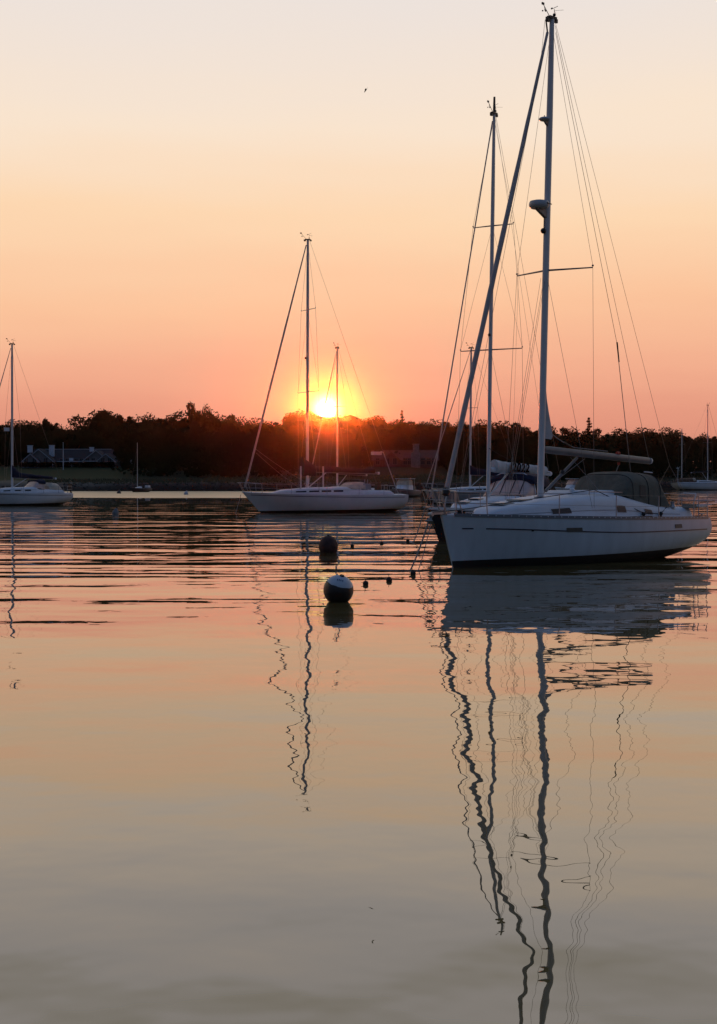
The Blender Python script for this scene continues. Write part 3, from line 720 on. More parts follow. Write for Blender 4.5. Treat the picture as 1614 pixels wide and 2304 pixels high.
# ---- nearest sloop -------------------------------------------------
def near_sloop():
    r = thing('sailboat', 'nearest white sloop with khaki cockpit tent, radar on its mast and bare roller boom', 'sailboat', (2.03, 39.3, 0), R(46))
    H = Hull(10.15, 3.35, 1.32, 1.16, 1.10, ovb=.44, ovs=1.15, tw=.80, D=.5, tm=.62, bulge=.13, bootz=.17)
    H.oexp = 3.2; H.full = True
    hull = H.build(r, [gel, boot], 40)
    zf = lambda t: lerp(.98, .80, ss(0, .6, t)) - .02 * t
    H.strip(.042, .070, zf, .030, -1).build('cove_stripe', stripe, hull)
    H.strip(.102, .965, zf, .030, -1, n=48).build('cove_stripe', stripe, hull)
    H.strip(.055, .965, zf, .030, 1, n=48).build('cove_stripe', stripe, hull)
    for t0, t1, z in ((.325, .375, .90), (.768, .806, .91)):
        H.strip(t0, t1, lambda t, z=z: z, .105, -1, .014, 6).build('hull_window', mat('hull window', (.10, .095, .08), .5), hull)
    H.strip(.222, .228, lambda t: .90, .04, -1, .012, 2).build('through_hull', black, hull)
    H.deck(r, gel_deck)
    for s in (-1, 1):
        b = MB(); secs = []
        for i in range(49):
            t = .03 + .955 * i / 48; p = H.sheer(t, s); secs.append([(p[0], p[1] + .012 * s, p[2] - .035), (p[0], p[1] + .012 * s, p[2] + .045), (p[0], p[1] - .02 * s, p[2] + .045), (p[0], p[1] - .02 * s, p[2] - .035)])
        b.loft(secs, closed=True)
        for i in range(44):
            t = .07 + .9 * i / 44; p = H.sheer(t, s); b.ball((p[0], p[1] + .014 * s, p[2] + .012), .016, 6, 4, 1, (1.4, .4, 1))
        b.build('toe_rail', [mat('toe rail', (.17, .19, .21), .4, .3), trimw], r)
    # coachroof, falling away aft into the cockpit coamings
    st = [(1.45, .20, 1.20, 1.24), (1.55, .32, 1.19, 1.36), (1.8, .48, 1.18, 1.46), (2.3, .64, 1.17, 1.55), (3.0, .82, 1.15, 1.63), (4.0, .98, 1.13, 1.73), (4.9, 1.05, 1.11, 1.80), (6.1, 1.08, 1.09, 1.82),
          (7.0, 1.08, 1.08, 1.68), (8.0, 1.08, 1.07, 1.50), (9.0, 1.06, 1.06, 1.45), (9.65, 1.02, 1.06, 1.42), (9.9, .96, 1.06, 1.12)]
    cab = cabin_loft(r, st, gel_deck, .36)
    for xa, xb, sl in ((3.36, 4.02, -.08), (5.95, 6.35, -.08), (7.28, 7.62, -.08)):
        for s in (-1, 1):
            w_ = cabin_patch(cab, st, xa, xb, 2.2, 11.0, mat('cabin window', (.05, .05, .048), .45), 'window', .36, .014, sl, s)
    b = MB()
    for s in (-1,): 
        secs = []
        for i in range(20):
            x = lerp(1.9, 9.0, i / 19); w, zb, zt = interp(st, x); a = R(4.2); secs.append([(x, s * (w * cos(a) ** .36 + .012), zb + (zt - zb) * sin(a) ** .36 + q) for q in (.006, -.006)])
        b.loft(secs, caps=False)
    b.build('accent_line', alud, cab)
    b = MB(); b.loft([arch(4.75, .50, 1.76, 1.83, 8, .3), arch(4.95, .55, 1.76, 1.905, 8, .3), arch(6.9, .55, 1.62, 1.90, 8, .3)]); b.build('sliding_hatch', gel_deck, cab)
    for x in (2.35, 3.1):
        b = MB(); z = interp(st, x)[2]; b.box((x, 0, z + .015), (.5, .5, .05), taper=.93); b.build('deck_hatch', mat('hatch', (.28, .29, .26), .3), cab)
    b = MB(); b.ball((4.9, -.35, 1.90), .08, 10, 6, sc=(1, 1, .9)); b.tube([(4.9, -.35, 1.78), (4.9, -.35, 1.9)], .05, 8); b.build('vent_cowl', gel_deck, cab)
    for s in (-1, 1):
        MB().tube([(5.0, s * .82, 1.80), (5.02, s * .82, 1.87), (6.6, s * .82, 1.84), (6.62, s * .82, 1.76)], .013, 6).build('grab_rail', steel, cab)
        MB().box((6.1, s * 1.27, 1.185), (2.4, .035, .03)).build('genoa_track', black, r)
    # tent over the cockpit, with a spray hood face looking forward
    b = MB(); secs = []
    for x, w, zb, zt, ln in ((6.56, .90, 1.74, 1.78, 0), (6.64, .92, 1.72, 2.0, .03), (6.76, .94, 1.66, 2.28, .03), (6.86, .95, 1.64, 2.325, 0), (7.08, .96, 1.58, 2.40, 0), (7.35, .97, 1.52, 2.41, 0), (7.58, .97, 1.48, 2.36, 0),
                         (7.85, .97, 1.45, 2.38, 0), (8.16, .97, 1.44, 2.345, 0), (8.24, .98, 1.44, 2.28, 0), (8.42, 1.02, 1.42, 1.85, 0), (8.56, 1.05, 1.42, 1.48, 0)):
        secs.append(arch(x, w, zb, zt, 22, .46, ln))
    b.loft(secs); tent = b.build('cockpit_tent', canvas_k, r, sharp=60)
    b = MB(); b.tube([(7.7, -.74, 2.40), (8.16, -.70, 2.38)], .016, 6); b.build('tent_batten', trimw, tent)
    for x, w, zb, zt in ((6.86, .957, 1.64, 2.332), (7.58, .978, 1.48, 2.368), (8.16, .978, 1.44, 2.352)):
        MB().tube(arch(x, w, zb, zt, 22, .46), .011, 5).build('tent_seam', mat('tent seam', (.05, .05, .04), .9), tent)
    b = MB(); b.add([(7.15, -.985, 1.72), (7.45, -.985, 1.70), (7.43, -.965, 2.02), (7.18, -.965, 2.04), (7.15, -.970, 1.72), (7.45, -.970, 1.70), (7.43, -.950, 2.02), (7.18, -.950, 2.04)], [(0, 1, 2, 3), (7, 6, 5, 4), (0, 4, 5, 1), (1, 5, 6, 2), (2, 6, 7, 3), (3, 7, 4, 0)]); b.build('tent_window', mat('tent window', (.06, .06, .05), .7), tent, smooth=False)
    # mast and rig
    mast, mp = rig(r, 3.97, 1.70, 14.35, .46, [(7.70, 1.25, .36)], (.2, 0, 1.5), (10.1, 0, 2.6), 105e-3, .074, .0048, 1.48, .35, ratio=.8, mh=.85)
    line(r, [(10.1, 0, 2.6), (10.12, -.9, 1.2)], .005, name='backstay'); line(r, [(10.1, 0, 2.6), (10.12, .9, 1.2)], .005, name='backstay')
    MB().tube([(mp(1.7), 0, 1.66), (mp(1.7), 0, 1.74)], .17, 12).build('mast_collar', alud, mast)
    # radar and lights on the front of the mast
    zr = 9.38; xr = mp(zr)
    b = MB(); prof = [(0.0, .13), (.14, .128), (.235, .105), (.262, .06), (.265, .0), (.25, -.05), (.2, -.09), (0, -.10)]
    secs = [[(xr - .36 + max(rad, .002) * cos(2 * pi * k / 20), max(rad, .002) * sin(2 * pi * k / 20), zr + z) for k in range(20)] for rad, z in prof]
    b.loft(secs, closed=True); rad = b.build('radar_dome', radar_w, mast)
    text_mesh('lettering', 'Raymarine', .062, letter, rad, (xr - .245, -.255, zr + .03), (pi / 2, 0, R(10)), .002)
    b = MB(); b.add([(xr - .5, -.05, zr - .10), (xr - .07, -.05, zr - .10), (xr - .07, -.05, zr - .32), (xr - .5, .05, zr - .10), (xr - .07, .05, zr - .10), (xr - .07, .05, zr - .32)],
                    [(0, 2, 1), (3, 4, 5), (0, 1, 4, 3), (1, 2, 5, 4), (2, 0, 3, 5)]); b.build('bracket', alud, rad, smooth=False)
    zr = 11.66; xr = mp(zr)
    b = MB(); b.ball((xr - .22, 0, zr), .15, 14, 8, sc=(1, 1, .42)); d = b.build('antenna_dome', radar_w, mast); b = MB(); b.tube([(xr - .22, 0, zr - .05), (xr - .06, 0, zr - .18)], .03, 6); b.tube([(xr - .22, 0, zr + .05), (xr - .22, 0, zr + .10)], .012, 5); b.build('bracket', alud, d)
    b = MB(); b.ball((mp(8.73) - .15, 0, 8.73), .075, 10, 8); b.tube([(mp(8.73) - .15, 0, 8.73), (mp(8.73) - .05, 0, 8.78)], .03, 6); b.build('mast_light', black, mast)
    MB().tube([(mp(9.1) - .13, .0, 9.1), (mp(8.8) - .13, 0, 8.8)], .012, 5).build('cable', black, mast)
    # furled genoa and its halyards
    furled(r, (.22, 0, 1.98), (mp(13.9) - .18, 0, 13.95), .066)
    line(r, [(mp(14.2) - .26, 0, 14.28), (mp(13.95) - .18, 0, 13.95)], .022, black, 'forestay')
    line(r, [(mp(14.2) - .30, 0, 14.25), (mp(13) - .52, -.05, 13.0), (.6, -.1, 2.1)], .005, rope, 'halyard')
    line(r, [(.10, 0, 1.35), (.22, 0, 1.86)], .02, steel, 'forestay')
    # boom, vang, sheet, roller mainsail clew
    b = MB(); b.tube([(4.12, 0, 2.98), (4.35, 0, 2.97), (9.02, 0, 2.72), (9.08, 0, 2.715)], [.08, .098, .095, .085], 12, ratio=.75); boom = b.build('boom', boomm, r)
    MB().tube([(9.06, 0, 2.72), (9.12, 0, 2.715)], [.096, .088], 10).build('end_cap', alu, boom)
    for x in (7.55,):
        MB().tube([(x, 0, lerp(2.98, 2.72, (x - 4.12) / 4.9) - .13), (x, 0, lerp(2.98, 2.72, (x - 4.12) / 4.9) - .2)], .035, 6).build('sheet_block', redtag, boom)
        MB().tube([(x - .1, 0, 2.92), (x + .02, 0, 2.92)], .05, 6).build('sheet_block', redtag, boom)
    MB().tube([(4.2, 0, 1.88), (5.6, 0, 2.78)], [.044, .038], 8).build('boom_vang', boomm, r)
    MB().tube([(4.9, 0, 2.34), (4.95, 0, 2.42)], .06, 8).build('collar', black, r.children[-1] if False else boom)
    line(r, [(4.25, .03, 1.95), (6.0, .03, 2.76)], .008, rope, 'vang_tackle')
    line(r, [(7.55, 0, 2.6), (7.5, .05, 2.42)], .014, rope, 'mainsheet'); 
    line(r, [(6.6, 0, 1.9), (5.3, 0, 2.78)], .006, rope, 'control_line')
    b = MB()                       # the strip of mainsail left outside the mast slot
    secs = []
    for z, w in ((4.55, .02), (4.3, .07), (4.0, .16), (3.7, .26), (3.45, .33), (3.35, .36), (3.27, .30)):
        x = mp(z) + .09; secs.append([(x, -.02, z), (x + w * .5, -.035, z - .01), (x + w, -.02, z - .02 if w > .1 else z), (x + w, .0, z), (x + w * .5, .01, z), (x, .01, z)])
    b.loft(secs, closed=True); b.build('mainsail_clew', sailcl, r)
    line(r, sag((mp(3.4) + .42, 0, 3.40), (5.45, 0, 3.05), .03, 4) + [(7.0, 0, 2.97)], .016, rope, 'outhaul')
    MB().tube([(5.0, 0, 3.18), (5.3, 0, 3.08)], .028, 6).build('outhaul_block', black, boom)
    # topping lift and running backstay line
    line(r, [(mp(14.2) + .14, 0, 14.2), (9.02, 0, 2.82)], .0055, rope, 'topping_lift')
    line(r, [(mp(14.0) + .12, -.04, 14.0), (7.32, -.1, 5.9)], .0065, wire, 'boom_lift'); MB().tube([(7.30, -.1, 6.0), (7.40, -.1, 5.45)], [.022, .018], 6).build('insulator', black, r)
    line(r, [(7.36, -.1, 5.6), (7.95, -.12, 2.42)], .010, rope, 'boom_lift')
    line(r, [(mp(7.5) - .1, .08, 7.5), (3.3, .7, 1.3)], .0045, rope, 'halyard')
    line(r, [(mp(7.7) - .02, .9, 7.72), (4.0, 1.0, 1.6)], .003, rope, 'flag_halyard')
    line(r, [(mp(7.4) - .1, -.04, 7.4), (2.6, 0, 1.45)], .0045, wire, 'inner_stay')
    # rails and deck gear
    rails(r, H, (.315, .51, .70, .90), .60, .013, .0045, pb=.115)
    line(r, [(.3, -.15, 1.42), (5.2, -.85, 1.92), (7.1, -1.12, 1.28), (7.95, -1.12, 1.24), (8.6, -.95, 1.48)], .011, ropeb, 'jib_sheet')
    for x in (7.1, 7.95):
        b = MB(); b.ball((x, -1.13, 1.25), .055, 8, 6); b.tube([(x, -1.13, 1.16), (x, -1.13, 1.25)], .03, 6); b.build('turning_block', black, r)
    for s in (-1, 1):
        b = MB(); b.tube([(8.75, s * .98, 1.40), (8.75, s * .98, 1.44), (8.75, s * .98, 1.52), (8.75, s * .98, 1.58)], [.10, .085, .065, .08], 12); b.build('winch', steel, r)
        b = MB(); b.tube([(9.85, s * 1.25, 1.16), (9.85, s * 1.25, 1.21)], .03, 6); b.tube([(9.72, s * 1.25, 1.22), (9.98, s * 1.25, 1.22)], .018, 6); b.build('cleat', steel, r)
        b = MB(); b.tube([(.75, s * .28, 1.3), (.75, s * .28, 1.36)], .03, 6); b.tube([(.62, s * .26, 1.37), (.88, s * .30, 1.37)], .02, 6); b.build('cleat', steel, r)
    # steering wheel pedestal, stern seat and boarding gear
    b = MB(); b.box((9.35, .15, 1.45), (.25, .3, .5)); b.ball((9.3, .15, 1.72), .13, 10, 6); b.build('pedestal', mat('pedestal cover', (.05, .05, .055), .8), r)
    b = MB(); b.box((10.0, -.95, 1.44), (.42, .50, .035)); b.box((10.0, .95, 1.44), (.42, .50, .035)); b.build('stern_seat', trimw, r)
    MB().tube([(9.5, -.85, 1.80), (10.15, -.85, 1.78), (10.2, .5, 1.78)], .018, 6).build('rail_seat_bar', trimw, r)
    line(r, [(10.1, -.9, 1.78), (9.85, -.95, 1.42)], .016, trimw, 'strut')
    b = MB(); b.box((9.55, -1.02, 1.43), (.30, .28, .12)); b.build('locker_lid', mat('locker lid', (.20, .20, .17), .6), r)
    # anchor on its roller, with the mooring pennant running down to the water
    b = MB(); b.box((-.02, 0, 1.36), (.62, .12, .05)); b.tube([(-.38, -.06, 1.34), (-.38, .06, 1.34)], .05, 8); b.build('bow_roller', steel, r)
    b = MB(); b.tube([(.3, 0, 1.42), (-.35, 0, 1.40), (-.42, 0, 1.22)], .025, 6); b.add([(-.46, -.14, 1.18), (-.46, .14, 1.18), (-.2, 0, 1.02), (-.40, 0, 1.28)], [(0, 1, 3), (0, 3, 2), (3, 1, 2), (0, 2, 1)]); b.build('anchor', alud, r)
    line(r, sag((-.36, .03, 1.33), (-1.1, .10, -.12), .10, 8), .020, rope, 'mooring_line')
    line(r, sag((-.36, -.03, 1.33), (-1.05, -.12, -.12), .14, 8), .010, rope, 'mooring_line')
    return r
near_sloop()

# ---- sloop with the numbered sail cover ------------------------------
def numbered_sloop():
    r = thing('sailboat', 'dark hulled sloop close behind the nearest one, with J2022 on its grey sail cover', 'sailboat', (2.45, 56.4, 0), R(56))
    H = Hull(10.8, 3.4, 1.18, 1.0, .98, ovb=.75, ovs=.9, tw=.72, D=.5)
    H.build(r, [navyhull, boot], 30); H.deck(r, gel_deck)
    for s in (-1, 1):
        b = MB(); secs = []
        for i in range(33):
            p = H.sheer(i / 32, s); secs.append([(p[0], p[1] + .015 * s, p[2] - .05), (p[0], p[1] + .015 * s, p[2] + .04), (p[0], p[1] - .03 * s, p[2] + .04), (p[0], p[1] - .03 * s, p[2] - .05)])
        b.loft(secs, closed=True); b.build('toe_rail', gel_deck, r)
    st = [(1.7, .15, 1.08, 1.12), (2.6, .55, 1.05, 1.36), (4.2, .9, 1.02, 1.52), (6.6, 1.0, 1.0, 1.60), (7.0, 1.0, 1.0, 1.45), (9.6, 1.0, .99, 1.25), (9.8, 1.0, .99, 1.05)]
    cab = cabin_loft(r, st, gel_deck, .40)
    for xa, xb in ((3.1, 3.35), (4.4, 5.0), (5.4, 6.0)): cabin_patch(cab, st, xa, xb, 3, 13, glass, 'window', .40, .012)
    for x in (2.5, 3.4):
        b = MB(); b.box((x, 0, interp(st, x)[2] + .02), (.45, .45, .05), taper=.92); b.build('deck_hatch', glass, cab)
    # spray hood: clear panels, painted sky pink, under a navy top
    b = MB(); b.loft([arch(5.55, .95, 1.52, 1.60, 16, .6), arch(6.15, 1.0, 1.50, 2.28, 16, .6), arch(6.25, 1.0, 1.50, 2.32, 16, .6)], caps=False); hood = b.build('spray_hood', vinyl, r)
    b = MB(); b.loft([arch(6.05, 1.02, 2.02, 2.24, 16, .6), arch(6.2, 1.05, 2.0, 2.40, 16, .6), arch(7.3, 1.05, 1.85, 2.42, 16, .6), arch(7.5, 1.0, 1.5, 2.3, 16, .6)]); b.build('hood_top', canvas_n, hood)
    for y0 in (-.62, -.22, .22, .62):
        MB().tube([(5.57, y0, 1.62), (6.05, y0, 2.18)], .018, 5).build('hood_seam', canvas_d, hood)
    MB().tube([(6.15, -1.04, 1.5), (6.18, -.95, 2.2), (6.2, -.5, 2.42), (6.2, .5, 2.42), (6.18, .95, 2.2)], .02, 6).build('hood_bow', trimw, hood)
    mast, mp = rig(r, 4.3, 1.48, 15.9, .42, [(7.05, 1.32, .05), (11.7, .86, .05)], None, (10.7, 0, 1.1), .10, .07, .006, 1.45, .1)
    line(r, [(mp(15.6) - .12, 0, 15.6), (.15, 0, 1.5)], .025, sail_uv, 'furled_jib')
    MB().tube([(.12, 0, 1.30), (.13, 0, 1.36), (.16, 0, 1.50), (.17, 0, 1.55)], [.06, .11, .11, .06], 10).build('furling_drum', black, r)
    b = MB(); b.ball((mp(7.6) - .1, 0, 7.6), .06, 8, 6); b.build('mast_light', black, mast)
    MB().tube([(mp(15.9) + .05, .03, 15.95), (mp(15.9) + .07, .03, 16.55)], [.05, .04], 6).build('antenna', black, mast)
    b = MB(); b.tube([(4.42, 0, 2.56), (9.25, 0, 2.42)], .085, 10); boom = b.build('boom', trimw, r)
    cv = sail_cover(r, 4.75, 2.50, 8.95, 2.40, .46, .36, .19, canvas_g, collar=.03)
    text_mesh('lettering', 'J2022', .46, letter, cv, (6.40, -.21, 2.63), (pi / 2, R(1.5), 0), .0032, 1.15, .12).scale = (1.35, 1, 1)
    for x in (5.3, 6.0, 7.9, 8.4): MB().tube([(x, -.16, lerp(2.50, 2.40, (x - 4.75) / 4.2) + .02), (x, -.14, lerp(2.5, 2.40, (x - 4.75) / 4.2) - .16)], .008, 4).build('tie', trimw, cv)
    MB().tube([(9.2, 0, 2.43), (9.38, 0, 2.41)], .09, 8).build('end_cap', trimw, boom)
    MB().tube([(4.42, 0, 1.6), (5.9, 0, 2.45)], .035, 8).build('boom_vang', alu, r)
    line(r, sag((4.2, -.1, 3.35), (9.2, -.1, 2.45), .15), .012, ropeb, 'lazy_line')
    line(r, [(mp(15.7) + .12, 0, 15.7), (9.25, 0, 2.5)], .005, rope, 'topping_lift')
    line(r, [(9.2, 0, 2.4), (9.0, 0, 1.3)], .02, rope, 'mainsheet')
    rails(r, H, (.2, .36, .52, .68, .83), .6, .012, .005)
    b = MB(); b.box((.0, 0, 1.22), (.5, .12, .05)); b.build('bow_roller', steel, r)
    line(r, sag((-.2, .0, 1.2), (-.9, .1, -.1), .1), .018, rope, 'mooring_line')
    return r
numbered_sloop()

def plain_sloop(label, loc, ang_, L, B, zb, zs, hullm, mx, z1, rake, spread, boomlen, boomz, coverm, covh, jibr, dodger=None, wr=.007, win=3, ts=(.25, .45, .65, .82), tw=.7, reverse=0, ovs=.8,
                zb0=None, ovb=.9, deckm=None, mz0=None):
    r = thing('sailboat', label, 'sailboat', loc, ang_)
    H = Hull(L, B, zb, (zb + zs) / 2 - .08, zs, ovb=ovb, ovs=ovs, tw=tw, D=.5, reverse=reverse)
    hull = H.build(r, [hullm, boot], 26); H.deck(r, deckm or gel_deck)
    zfn = lambda t: H.s(t) - .16
    for s in (-1, 1): H.strip(.03, .97, zfn, .035, s, .01, 20).build('cove_stripe', stripe, hull)
    zd = H.s(.4) + .03
    st = [(L * .17, .15, zd, zd + .06), (L * .25, .6, zd, zd + .28), (L * .4, .95, zd - .02, zd + .40), (L * .62, 1.05, zd - .04, zd + .46), (L * .65, 1.05, zd - .04, zd + .3), (L * .90, 1.0, zd - .05, zd + .2), (L * .92, .95, zd - .05, zd + .03)]
    cab = cabin_loft(r, st, gel_deck, .38)
    for s in (-1, 1):
        for i in range(win):
            xa = L * (.30 + .30 * i / win); cabin_patch(cab, st, xa, xa + L * .06, 3, 13, glass, 'window', .38, .015, side=s)
    mast, mp = rig(r, mx, zd + .35, z1, rake, spread, None, (L - .15, 0, zs + .1), .105, .08, wr, B * .44, .1, mh=1.1)
    if jibr: furled(r, (.2, 0, zb + .35), (mp(z1 - .3) - .12, 0, z1 - .35), jibr, sail_uv)
    be = mx + boomlen
    MB().tube([(mx + .1, 0, boomz), (be, 0, boomz - .12)], .08, 8).build('boom', boomm, r)
    MB().tube([(be, 0, boomz - .12), (be + .14, 0, boomz - .12)], .09, 8).build('end_cap', trimw, r)
    if coverm: sail_cover(r, mx - .05 if covh[2] else mx + .15, boomz, be - .25, boomz - .1, covh[0], covh[1], .20, coverm, collar=covh[2])
    MB().tube([(mx + .12, 0, zd + .45), (mx + 1.4, 0, boomz - .08)], .035, 6).build('boom_vang', alu, r)
    if dodger:
        m1, top, x0, x1 = dodger; zb_ = zd + .38
        b = MB(); b.loft([arch(x0, .9, zb_, zb_ + .05, 14, .6), arch(x0 + .5, .98, zb_ - .05, zb_ + .62, 14, .6), arch(x1, 1.0, zb_ - .2, zb_ + .66, 14, .6)]); d = b.build('spray_hood', m1, r)
        b = MB(); b.loft([arch(x0 + .42, 1.0, zb_ + .38, zb_ + .66, 14, .6), arch(x1 + .1, 1.03, zb_ + .3, zb_ + .72, 14, .6)]); b.build('hood_top', top, d)
    rails(r, H, ts, .6, .014, .006)
    return r, H, mast, mp, zd

# middle sloop
r, H, mast, mp, zd = plain_sloop('long white sloop left of centre whose tall mast stands just left of the sun', (-7.54, 103.8, 0), R(28), 11.7, 3.6, 1.34, 1.15, gel_far, 4.7, 18.0, .05,
    [(7.97, 1.57, .06), (13.4, 1.07, .05)], 5.3, 2.72, canvas_d, (.42, .34, .0), .065, None, .008, 4, ovb=1.3, ovs=.35, tw=.7, reverse=0)
sail_cover(r, 4.35, 2.45, 5.25, 2.45, 1.35, .7, .30, canvas_d, 'sail_bag')
for x, z in ((3.95, 4.1), (5.6, 4.1)): MB().tube([(x, -.55, 1.5), (x, -.55, 3.05)], .05, 8).build('cowl_pole', alu, r)
b = MB(); b.ball((mp(10.2) - .14, 0, 10.2), .08, 8, 6); b.build('mast_light', black, mast)
b = MB(); b.tube([(11.1, -.9, 1.2), (9.95, -.9, 4.0), (9.75, -.9, 4.05)], .04, 6); pole = b.build('radar_pole', steel, r)
b = MB(); b.box((9.42, -.9, 3.93), (.62, .4, .22)); b.build('radar', radar_w, pole)
for x, yy, s in ((8.6, -.7, .35), (9.3, .2, .45), (9.8, -.4, .35), (8.1, .3, .3)):
    b = MB(); b.box((x, yy, zd + .42), (s, s, .5), taper=.8); b.tube([(x, yy, zd + .3), (x + .05, yy, zd + .95)], .03, 6); b.build('deck_gear', random.choice([brown, canvas_d, greyhull]), r)
b = MB(); b.loft([arch(7.3, .8, zd + .35, zd + .45, 10, .6), arch(7.8, .9, zd + .3, zd + .75, 10, .6), arch(8.6, .9, zd + .3, zd + .78, 10, .6)]); b.build('spray_hood', canvas_c, r)
line(r, sag((.9, 0, 4.2), (4.6, -.3, 1.9), .1), .012, rope, 'inner_line'); line(r, sag((1.0, 0, 3.9), (4.0, -.6, 1.5), .1), .012, rope, 'inner_line')
line(r, sag((-.1, 0, 1.2), (-.5, 0, -.1), .02), .02, rope, 'mooring_line')

# sloop behind it, right of the sun
plain_sloop('sloop half hidden behind the middle one, its shorter mast right of the sun', (-4.76, 146.7, 0), R(50), 10.5, 3.3, 1.2, 1.05, gel_far, 4.3, 14.5, .02,
    [(9.0, 1.1, .05)], 4.2, 2.7, canvas_d, (.35, .25, 0), .05, (brown, canvas_d, 6.0, 7.2), .009, 3)
# sloop behind the numbered one
r, H, mast, mp, zd = plain_sloop('pale sloop with navy boom cover, seen beyond the dark hulled numbered sloop', (5.8, 141.7, 0), R(28), 10.6, 3.4, 1.2, 1.02, greyhull, 4.8, 14.0, .1,
    [(8.6, 1.1, .05)], 4.0, 2.6, canvas_n, (.75, .4, .2), .04, None, .009, 4)
# sloop at the left edge
r, H, mast, mp, zd = plain_sloop('white sloop at the left edge with navy sail cover and cream cockpit hood', (-31.97, 131.3, 0), R(42), 9.25, 3.3, 1.2, 1.0, gel_far, 4.0, 13.5, .05,
    [(7.0, 1.2, .05)], 4.1, 2.35, canvas_n, (.55, .22, .62), .045, (vinyl, canvas_n, 5.6, 6.5), .009, 3, reverse=.45, ovs=1.2, tw=.62)
b = MB(); b.loft([arch(7.1, .85, zd + .2, zd + .5, 12, .6), arch(7.4, .9, zd + .2, zd + .82, 12, .6), arch(8.0, .9, zd + .15, zd + .75, 12, .6), arch(8.3, .85, zd + .1, zd + .4, 12, .6)]); b.build('cockpit_cover', canvas_c, r)
b = MB(); b.box((9.35, -.4, 1.55), (.3, .35, .5), taper=.7); b.tube([(9.4, -.4, 1.3), (9.55, -.4, .4)], .07, 6); b.build('outboard_motor', brown, r)
b = MB(); b.box((mp(4.9) - .5, 0, 10.35 - 4.0), (.5, .03, .3)); b.build('burgee', trimw, mast)

# two-masted boat at the right edge (stern to the left)
r, H, mast, mp, zd = plain_sloop('white two masted boat at the right edge with wind generator at its stern', (74.6, 322.3, 0), R(205.8), 13.5, 3.9, 1.6, 1.5, gel_far, 5.3, 17.0, .1,
    [(9.5, 1.4, .05)], 4.0, 3.6, canvas_d, (.35, .25, 0), 0, None, .011, 6, ovs=1.3, tw=.6)
b = MB(); b.tube([(11.7, 0, 1.8), (11.7, 0, 9.5), (11.7, 0, 12.2)], [.095, .09, .06], 8); miz = b.build('mizzen_mast', alu, r)
b = MB(); b.tube([(11.8, 0, 3.1), (13.9, 0, 3.0)], .07, 6); b.build('mizzen_boom', brown, r)
for s in (-1, 1):
    MB().tube([(11.7, 0, 9.0), (11.7, s * .9, 9.05)], .025, 5).build('spreader', alud, miz)
    line(r, [(11.7, s * 1.5, 1.6), (11.7, s * .9, 9.05), (11.7, 0, 12.1)], .011)
line(r, [(5.2, 0, 16.9), (-.1, 0, 1.8)], .02, name='forestay')
b = MB(); b.loft([arch(8.6, 1.0, 1.6, 1.9, 10, .5), arch(9.2, 1.1, 1.6, 2.4, 10, .5), arch(12.6, 1.0, 1.6, 2.4, 10, .5)]); b.build('cockpit_cover', brown, r)
b = MB(); b.ball((9.4, .9, 2.1), .35, 8, 6); b.build('bundled_sail', canvas_c, r)
b = MB(); b.tube([(13.1, .6, 1.6), (13.1, .6, 4.3)], .05, 6); g = b.build('generator_pole', alu, r)
b = MB(); b.tube([(12.9, .6, 4.35), (13.5, .6, 4.35)], [.1, .04], 8)
for q in range(3):
    a = q * 2.09 + .6; b.tube([(12.9, .6, 4.35), (12.88, .6 + .6 * cos(a), 4.35 + .6 * sin(a))], [.05, .02], 4)
b.build('wind_generator', trimw, g)

# small daysailer near the far shore
def daysailer():
    r = thing('small_sailboat', 'tiny dark daysailer with a bare mast moored close to the lawn shore', 'sailboat', (-38.6, 270.5, 0), R(58))
    H = Hull(5.2, 1.9, .75, .6, .6, .7, .5, .6, .3); H.build(r, [mat('dark daysailer hull', (.03, .025, .03), .5), boot], 16); H.deck(r, mat('dark deck', (.10, .09, .09), .6), 10)
    b = MB(); b.tube([(1.9, 0, .6), (1.9, 0, 8.4)], [.065, .035], 6); m_ = b.build('mast', alu, r)
    b = MB(); b.tube([(1.95, 0, 1.35), (4.6, 0, 1.3)], [.12, .07], 6); b.build('boom', canvas_d, r)
    b = MB(); b.loft([arch(1.3, .3, .6, .7, 8, .5), arch(2.6, .45, .6, .95, 8, .5)]); b.build('cabin', gel_far, r)
    b = MB(); b.box((4.6, .0, .95), (.5, .9, .4), taper=.8); b.build('cockpit_cover', gel_far, r)
    line(r, [(.1, 0, .75), (1.9, 0, 7.6)], .012, name='forestay')
daysailer()

def motorboat(label, loc, ang_, L, s=1.0, cabm=None, hullm=None, roof=2.25):
    r = thing('motorboat', label, 'motorboat', loc, ang_)
    H = Hull(L, L * .36, 1.1 * s, .85 * s, .8 * s, .9, .05, .9, .3); H.build(r, [hullm or gel_far, boot], 18); H.deck(r, gel_deck, 12)
    b = MB(); b.loft([arch(L * .33, .5, .85 * s, 1.0 * s, 10, .4), arch(L * .42, .75, .85 * s, 1.55 * s, 10, .4), arch(L * .68, .8, .85 * s, 1.6 * s, 10, .4)]); c = b.build('cabin', gel_deck, r)
    b = MB(); b.loft([arch(L * .405, .70, 1.50 * s, 1.55 * s, 10, .4), arch(L * .47, .76, 1.50 * s, roof - .08, 10, .4), arch(L * .66, .76, 1.50 * s, roof - .08, 10, .4)]); b.build('windshield', cabm or canvas_c, c)
    b = MB(); b.box((L * .58, 0, roof), (L * .34, 1.75, .07)); b.build('roof', trimw, r)
    for x in (L * .45, L * .73):
        for q in (-.8, .8): MB().tube([(x, q, .9 * s), (x, q, roof)], .03, 5).build('post', steel, r)
    b = MB(); b.box((L - .05, 0, 1.05 * s), (.35, .4, .55), taper=.75); b.tube([(L + .05, 0, .8), (L + .08, 0, -.1)], .09, 6); b.build('outboard_motor', black, r)
    return r
